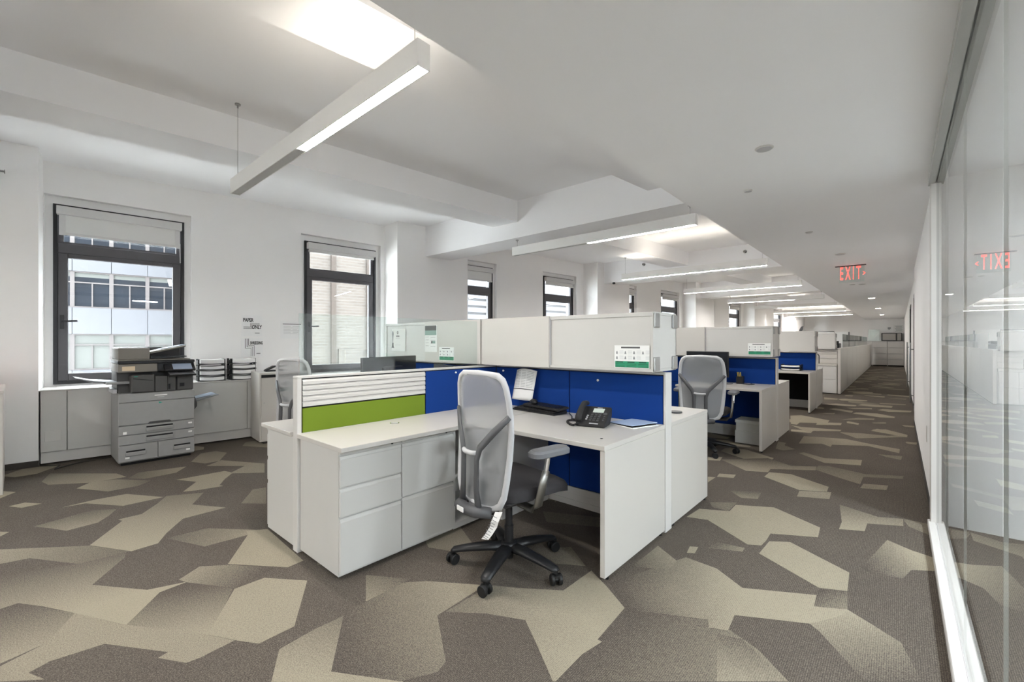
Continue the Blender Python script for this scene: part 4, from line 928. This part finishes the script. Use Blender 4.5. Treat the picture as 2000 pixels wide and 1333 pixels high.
for i in range(160):
    f_ = i/159*(len(ctrl)-1); k = min(int(f_), len(ctrl)-2); u = f_-k
    p0 = ctrl[max(k-1, 0)]; p1 = ctrl[k]; p2 = ctrl[k+1]; p3 = ctrl[min(k+2, len(ctrl)-1)]
    p = .5*((2*p1)+(p2-p0)*u+(2*p0-5*p1+4*p2-p3)*u*u+(3*p1-p0-3*p2+p3)*u**3)
    a = i*1.35; cord.append((p.x+.006*math.cos(a), p.y+.006*math.cos(a), max(.003, p.z+.006*math.sin(a))))
MB().tube(cord, .0028, 5).build('coiled_cord', 'soft_black', ph, smooth=True, local=True)

kb = thing('keyboard', 'black keyboard lying at the back of the nearest desk', 'keyboard', (-2.2, 2.82, TOP), math.radians(-4))
MB().prism([(-.08, 0), (-.08, .012), (.08, .028), (.08, 0)], -.23, .23, 'x').build('case', 'black_plastic', kb, local=True, bevel=.003)
for r_ in range(5):
    for c_ in range(15): MB().box(-.215+c_*.0288, -.191+c_*.0288, -.066+r_*.027, -.043+r_*.027, .016+r_*.0026, .022+r_*.0026).build('key', 'soft_black', kb, local=True)
k2 = thing('keyboard', 'second black keyboard resting tilted on top of the first one', 'keyboard', (-2.15, 2.84, TOP+.04), math.radians(-9))
MB(Matrix.Rotation(math.radians(5), 4, 'X')).box(-.21, .21, -.06, .06, -.004, .014).build('case', 'soft_black', k2, local=True, bevel=.004)
for r_ in range(4): MB(Matrix.Rotation(math.radians(5), 4, 'X')).box(-.2, .2, -.05+r_*.026, -.03+r_*.026, .014, .018).build('key_row', 'black_plastic', k2, local=True)
ms = thing('computer_mouse', 'black computer mouse resting on the stacked keyboards', 'mouse', (-2.25, 2.82, TOP+.062), math.radians(60))
MB().lathe([(.03, 0), (.033, .008), (.03, .022), (.02, .032), (.006, .036)], n=16).build('shell', 'black_plastic', ms, smooth=True, local=True).scale = (.9, 1.55, 1)
MB().box(-.003, .003, .02, .035, .028, .034).build('wheel', 'grey_plastic', ms, local=True)
c2 = MB(); c2.tube([(-1.93, 2.86, TOP+.012), (-1.85, 2.78, TOP+.005), (-1.80, 2.70, TOP+.005), (-1.72, 2.70, TOP+.005), (-1.66, 2.72, TOP+.005)], .004, 6); tag(c2.build('usb_cable', 'black_plastic', smooth=True), 'black cable curling between the keyboards and the phone', 'cable')
# sheet leaning against the blue tile, printed lines
ls = thing('printed_sheet', 'curled printed list leaning against the blue partition', 'paper', (-2.42, 2.9, TOP+.06))
vs = []; fs = []; nx, nz = 8, 8
def sheet(u, v): return (-2.535+.225*u+.02*v, 2.925-.045*(1-v)-.035*math.sin(PI*min(1, u*1.0))*(.4+.6*v)-.01, TOP+.07+.25*v+.02*math.sin(PI*u)*v)
for j in range(nz+1):
    for i in range(nx+1): vs.append(sheet(i/nx, j/nz))
for j in range(nz):
    for i in range(nx): a = j*(nx+1)+i; fs.append([a, a+1, a+nx+2, a+nx+1])
o = MB().add(vs, fs).build('sheet', 'paper', ls, smooth=True, recalc=False); md = o.modifiers.new('th', 'SOLIDIFY'); md.thickness = .0008
m = MB()
for k in range(11):
    v = .93-k*.05
    for u0, u1 in ((.1, .35), (.42, .62), (.66, .92)):
        a = sheet(u0, v); b = sheet(u1, v); c = sheet((u0+u1)/2, v); m.tube([(a[0], a[1]-.003, a[2]), (c[0], c[1]-.003, c[2]), (b[0], b[1]-.003, b[2])], .0016, 4)
m.build('print_lines', 'grey_ink', ls)
m = MB(); m.tube([(lambda q: (q[0], q[1]-.003, q[2]))(sheet(u/6, .36)) for u in range(7)], .003, 4); m.build('thick_line', 'ink', ls)
fo = thing('paper_folder', 'pale folder with papers beside the phone', 'folder', (-1.375, 2.815, TOP), math.radians(-18))
MB().box(-.11, .12, -.12, .12, 0, .004).build('back_cover', 'paper', fo, local=True); MB().box(-.105, .105, -.115, .115, .004, .009).build('inside_pages', 'black_gap', fo, local=True); MB(Matrix.Rotation(math.radians(-2), 4, 'Y')).box(-.11, .11, -.12, .12, .012, .016).build('front_cover', 'folder_blue', fo, local=True)
for x, z, lb in ((-1.72, 1.02, 'white push pin on the right blue tile above the phone'), (-2.70, 1.05, 'white push pin at the left end of the blue partition')):
    t = thing('push_pin', lb, 'push pin', (x, 2.94, z)); MB().cyl((x, 2.938, z), .004, .012, 10, 'y').cyl((x, 2.934, z), .009, .004, 12, 'y').build('head', 'paper', t, smooth=2)
MB_ = tag(MB().cyl((XS1+.001, 2.45, 1.055), .007, .01, 10, 'x').build('push_pin', 'paper'), 'white push pin on the blue tile left of the chair back', 'push pin')

# flyers
def flyer(x0, x1, y, z0, z1, label):
    t = thing('flyer', label, 'flyer', ((x0+x1)/2, y, z0)); MB().box(x0, x1, y-.001, y, z0, z1).build('sheet', 'paper', t); hh = z1-z0; ww = x1-x0
    MB().box(x0+.006, x1-.004, y-.002, y-.001, z0+.004, z0+hh*.30).build('green_band', 'flyer_green', t)
    m = MB()
    for k in range(3):
        xa = x0+.015+k*ww*.33
        m.box(xa, xa+ww*.2, y-.003, y-.002, z0+hh*.235, z0+hh*.28)
        for j in range(3): m.box(xa-.006, xa+ww*.25, y-.003, y-.002, z0+hh*(.05+.06*j), z0+hh*(.065+.06*j))
    m.build('band_print', 'flyer_dark_green', t)
    MB().box(x0+ww*.2, x0+ww*.74, y-.002, y-.001, z1-hh*.13, z1-hh*.06).build('heading', 'flyer_grey', t)
    m = MB()
    for r_ in range(2):
        for k in range(4):
            xa = x0+.02+k*ww*.25
            for j in range(4): m.box(xa+.018, xa+ww*.19, y-.002, y-.001, z1-hh*(.24+.045*j+.23*r_), z1-hh*(.235+.045*j+.23*r_)+.001)
    m.build('text_lines', 'pale_ink', t)
    m = MB()
    for r_ in range(2):
        for k in range(3+(1-r_)): xa = x0+.012+k*ww*.25; m.prism([(xa, z1-hh*(.38+.23*r_)), (xa+.014, z1-hh*(.38+.23*r_)), (xa+.010, z1-hh*(.26+.23*r_)), (xa+.004, z1-hh*(.26+.23*r_))], y-.002, y-.001, 'y')
    m.build('icon_print', 'grey_ink', t)
flyer(-1.49, -1.235, 2.772, 1.135, 1.29, 'white and green flyer on the overhead cabinet above the phone')
flyer(-1.50, -1.235, 6.437, 1.14, 1.29, 'white and green flyer on the second row overhead cabinet')
flyer(-3.39, -3.17, 2.756, 1.13, 1.26, 'white and green flyer on the window-side overhead cabinet')
t = thing('certificate', 'printed certificate with a trophy on the window-side overhead cabinet', 'paper', (-4.1, 2.776, 1.21)); y = 2.776
MB().box(-4.24, -3.98, y-.001, y, 1.21, 1.45).build('sheet', 'paper', t)
MB().prism([(-4.245, 1.245), (-4.195, 1.245), (-4.205, 1.26), (-4.207, 1.30), (-4.230, 1.30), (-4.235, 1.26)], y-.002, y-.001, 'y').build('trophy_base', 'flyer_grey', t)
MB().prism([(-4.225, 1.30), (-4.215, 1.30), (-4.210, 1.37), (-4.205, 1.40), (-4.215, 1.43), (-4.225, 1.43), (-4.235, 1.40), (-4.230, 1.37)], y-.002, y-.001, 'y').build('trophy', 'grey_ink', t)
text('0', .05, 'ink', t, face_south(-4.125, y-.002, 1.41)); MB().box(-4.155, -4.095, y-.002, y-.001, 1.365, 1.38).box(-4.165, -4.085, y-.002, y-.001, 1.345, 1.347).box(-4.175, -4.075, y-.002, y-.001, 1.275, 1.277).build('print', 'grey_ink', t)
t = thing('info_sheet', 'tall information sheet with a dark header on the window-side overhead cabinet', 'paper', (-3.7, 2.755, 1.24)); y = 2.755
MB().box(-3.615, -3.42, y-.001, y, 1.21, 1.478).build('sheet', 'paper', t); x0 = -3.612
MB().box(x0, x0+.18, y-.002, y-.001, 1.425, 1.475).build('header', 'flyer_grey', t); MB().box(x0, x0+.18, y-.002, y-.001, 1.38, 1.425).build('teal_band', 'flyer_teal', t)
m = MB()
for k in range(4): m.box(x0+.01, x0+.06, y-.002, y-.001, 1.36-k*.03, 1.363-k*.03); m.box(x0+.09, x0+.165, y-.002, y-.001, 1.355-k*.03, 1.358-k*.03)
m.build('print', 'grey_ink', t); MB().box(x0+.10, x0+.12, y-.003, y-.002, 1.295, 1.32).build('colour_swatch', 'flyer_grey', t); MB().box(x0+.12, x0+.165, y-.003, y-.002, 1.295, 1.32).build('colour_swatch', 'flyer_teal', t)

# ------------------------------------------------------------------ monitors
def monitor(x, y, rz, wdt, hgt, zb, label):
    t = thing('monitor', label, 'monitor', (x, y, TOP), rz)
    MB().box(-wdt/2, wdt/2, -.012, .012, zb, zb+hgt).build('housing', 'black_plastic', t, local=True, bevel=.004)
    MB().box(-wdt/2+.012, wdt/2-.012, -.0135, -.012, zb+.02, zb+hgt-.012).build('screen', 'screen_dark', t, local=True)
    MB().box(-.12, .12, .012, .04, zb+.08, zb+hgt-.08).build('back_shell', 'black_plastic', t, local=True, bevel=.008)
    MB().box(-.03, .03, .035, .06, .01, zb+hgt*.5).build('stand', 'soft_black', t, local=True, bevel=.004); MB().lathe([(.11, 0), (.11, .008), (.03, .014)], (0, .05, 0), 28).build('foot', 'soft_black', t, smooth=2, local=True)
    return t
monitor(-1.99, 6.34, math.radians(-2), .565, .345, .085, 'black monitor on the second row desk, behind the chair')
monitor(-3.2, 2.08, math.radians(-74), .66, .36, .085, 'dark monitor seen from behind through the glass screen')
monitor(-3.25, 2.70, math.radians(-20), .55, .28, .07, 'low dark monitor under the window-side overhead cabinet')

# second and third row small things
t = thing('pencil_cup', 'black pencil cup with yellow pencils on the second row desk', 'pencil cup', (-1.60, 6.46, TOP))
MB().box(-1.64, -1.636, 6.42, 6.50, TOP, TOP+.10).box(-1.564, -1.56, 6.42, 6.50, TOP, TOP+.10).box(-1.636, -1.564, 6.424, 6.496, TOP, TOP+.004).box(-1.636, -1.564, 6.496, 6.50, TOP, TOP+.10).box(-1.636, -1.564, 6.42, 6.424, TOP, TOP+.10).build('cup', 'black_plastic', t)
for k in range(3): MB().tube([(-1.61+.012*k, 6.46, TOP+.01), (-1.635+.02*k, 6.45, TOP+.155)], .005, 6).build('pencil', 'yellow', t)
t = thing('eyeglasses', 'dark spectacles lying on the second row desk', 'glasses', (-1.72, 6.22, TOP))
for dx in (-.035, .035): MB().tube([(-1.72+dx+.028*math.cos(a*PI/6), 6.22+.018*math.sin(a*PI/6), TOP+.006) for a in range(12)], .003, 5, closed=True).build('rim', 'ink', t)
MB().tube([(-1.783, 6.22, TOP+.006), (-1.78, 6.33, TOP+.006)], .003, 5).build('temple', 'ink', t); MB().tube([(-1.657, 6.22, TOP+.006), (-1.66, 6.33, TOP+.006)], .003, 5).build('temple', 'ink', t)
tag(MB().tube([(-1.55, 6.40, TOP+.005), (-1.47, 6.35, TOP+.005), (-1.42, 6.42, TOP+.005), (-1.48, 6.5, TOP+.005)], .005, 6).build('cable_loop', 'black_plastic', smooth=True), 'short black cable on the second row desk', 'cable')
t = thing('paper_carton', 'lower white paper carton under the second row desk', 'box', (-1.42, 6.35, 0)); MB().box(-1.60, -1.26, 6.2, 6.5, 0, .16).build('carton', 'box_white', t, bevel=.004)
t = thing('paper_carton', 'upper white paper carton with lid under the second row desk', 'box', (-1.42, 6.35, .16)); MB().box(-1.59, -1.27, 6.21, 6.49, .16, .26).build('carton', 'box_white', t, bevel=.004); MB().box(-1.60, -1.26, 6.20, 6.50, .26, .30).build('lid', 'paper', t, bevel=.004)
letter_tray(Matrix.Translation((-1.58, 10.1, TOP)), 'lower black letter tray on the third row desk', 'letter trays on the third row desk', .06, .02, .34, .26)
letter_tray(Matrix.Translation((-1.58, 10.1, TOP+.06)), 'upper black letter tray on the third row desk', 'letter trays on the third row desk', .06, .02, .34, .26)

# ------------------------------------------------------------------ fourth row: tower and the long storage run along the corridor
pedestal_y = 13.42
t = thing('drawer_pedestal', 'white two-drawer pedestal at the near end of the long corridor storage run', 'drawers', (-1.55, 13.7, 0))
MB().box(-2.0, -1.14, 13.44, 14.1, .02, .70).build('body', 'painted_steel', t); MB().box(-2.0, -1.14, 13.41, 14.1, .70, .745).build('top', 'laminate', t, bevel=.002)
for a, b in ((-2.0, -1.43), (-1.425, -1.15)):
    for za, zb in ((.03, .36), (.365, .69)): MB().box(a, b, 13.42, 13.44, za, zb).build('drawer', 'painted_steel', t, bevel=.003)
t = thing('hutch', 'white hutch with ribbed panels on the pedestal of the long storage run', 'cabinet', (-1.6, 13.8, .745))
MB().box(-2.2, -1.16, 13.72, 13.75, .745, 1.11).build('panel', 'laminate', t)
for k in range(3): MB().box(-2.2, -1.16, 13.705, 13.72, .76+k*.115, .865+k*.115).build('ribbed_board', 'laminate', t, bevel=.003)
tag(MB().tube([(-1.52, 13.55, TOP+.0), (-1.52, 13.55, TOP+.2), (-1.55, 13.56, TOP+.24)], .012, 6).build('desk_phone_handset', 'black_plastic'), 'dark upright handset on the fourth row pedestal', 'phone')
overhead(13.82, -2.9, -1.20, -2.0, 'white overhead cabinet at the near end of the long storage run', flat=True)
run = thing('storage_partition', 'long white panelled partition along the left side of the far corridor', 'partition', (-1.1, 21.5, 0))
yy = 13.44
for k in range(9):
    MB().box(-1.13, -1.07, yy+.004, yy+1.8, .015, 1.13).build('panel', 'laminate', run, bevel=.003); yy += 1.81
MB().box(-1.14, -1.06, 13.43, yy, 1.13, 1.145).build('top_cap', 'trim_white', run)
MB().box(-1.125, -1.075, 13.44, yy, 0, .015).build('base', 'base_dark', run)
for k in range(6): tag(MB().box(-1.104, -1.096, 14.3+k*2.0, 16.25+k*2.0, 1.145, 1.5).build('glass_screen', 'screen_pane'), ['nearest', 'second', 'third', 'fourth', 'fifth', 'farthest'][k]+' clear glass screen on the long storage partition', 'glass screen', 'glass screens on the storage partition')
t = thing('desk_printer', 'dark printer standing behind the glass of the storage partition', 'printer', (-1.7, 17.5, 0)); MB().box(-2.0, -1.4, 17.2, 17.8, .75, 1.25).build('case', 'black_plastic', t, bevel=.02); MB().box(-1.95, -1.45, 17.25, 17.7, 1.25, 1.32).build('lid', 'soft_black', t, bevel=.01); MB().box(-2.2, -1.16, 16.9, 18.1, 0, .75).build('stand', 'laminate', t)
t = thing('whiteboard', 'white board standing behind the glass screens', 'board', (-1.9, 18.3, 0)); MB().box(-2.5, -1.25, 18.3, 18.33, .5, 1.62).build('board', 'paper', t); MB().box(-1.25, -1.22, 18.28, 18.35, .0, 1.62).build('frame', 'grey_plastic', t); MB().box(-2.53, -2.5, 18.28, 18.35, .0, 1.62).build('frame', 'grey_plastic', t)
t = thing('wire_stand', 'grey wire stand beside the first glass screen', 'stand', (-1.4, 14.05, .745)); MB().tube([(-1.62, 14.05, .745), (-1.62, 14.05, 1.56), (-1.25, 14.05, 1.56), (-1.25, 14.05, 1.46)], .012, 6).build('rod', 'grey_plastic', t)
t = thing('leaf_ornament', 'grey leaf-shaped ornament standing on the fourth row overhead cabinet', 'ornament', (-1.95, 13.8, 1.515)); MB().prism([(-1.99, 1.515), (-1.96, 1.515), (-1.9, 1.62), (-1.885, 1.72), (-1.94, 1.70), (-1.98, 1.62)], 13.79, 13.81, 'y').build('leaf', 'grey_plastic', t)

# ------------------------------------------------------------------ end wall
for k, (a, b) in enumerate(((-1.65, -1.046), (-1.04, -.44), (-.434, .215))):
    t = thing('file_cabinet', ['left', 'middle', 'right'][k]+' white four-drawer file cabinet at the far end wall', 'cabinet', ((a+b)/2, 30.3, 0), 0, 'file cabinets at the end wall')
    MB().box(a, b, 30.03, 30.58, .06, 1.29).build('body', 'painted_steel', t); MB().box(a, b, 30.0, 30.58, 1.29, 1.31).build('top', 'painted_steel', t); MB().box(a+.02, b-.02, 30.08, 30.56, 0, .06).build('plinth', 'base_dark', t)
    for j in range(4):
        d = MB().box(a+.004, b-.004, 30.0, 30.03, .065+j*.306, .362+j*.306).build('drawer', 'painted_steel', t, bevel=.004); MB().box(a+.01, b-.01, 29.985, 30.0, .345+j*.306, .358+j*.306).build('pull', 'pale_grey', d)
t = thing('microwave', 'microwave with dark frame on the far file cabinets', 'microwave', (-.3, 30.25, 1.31))
MB().box(-.68, .14, 30.1, 30.5, 1.32, 1.74).build('case', 'black_plastic', t, bevel=.01); MB().box(-.63, -.11, 30.08, 30.1, 1.36, 1.70).build('door', 'brushed', t, bevel=.005); MB().box(-.05, .10, 30.085, 30.1, 1.35, 1.71).build('control_panel', 'brushed', t)
t = thing('acrylic_holder', 'clear acrylic sign holder on the far file cabinets', 'sign holder', (-.95, 30.2, 1.31)); MB().box(-1.22, -.75, 30.15, 30.16, 1.31, 1.93).build('plate', 'screen_pane', t); MB().box(-1.15, -.8, 30.161, 30.165, 1.5, 1.85).build('insert', 'paper', t)
MB().prism([(-1.0, 1.5), (-.93, 1.5), (-.75, 1.75), (-.75, 1.80)], 30.155, 30.16, 'y').build('stripe', 'paper', t)
t = thing('wall_notice', 'small grey notice on the far wall above the microwave', 'notice', (-.38, 30.6, 1.9)); MB().box(-.46, -.28, 30.592, 30.598, 1.88, 2.08).build('sheet', 'paper', t); MB().box(-.43, -.31, 30.589, 30.592, 1.97, 2.04).box(-.4, -.35, 30.589, 30.592, 1.92, 1.96).build('print', 'grey_ink', t)
t = thing('wall_notice', 'larger printed notice on the far wall near the corridor door', 'notice', (.02, 30.6, 1.78)); MB().box(-.2, .2, 30.592, 30.598, 1.78, 2.15).build('sheet', 'paper', t)
m = MB()
for k in range(7): m.box(-.14+.02*(k % 3), .16-.03*(k % 2), 30.589, 30.592, 2.10-k*.045, 2.115-k*.045)
m.build('print', 'grey_ink', t)
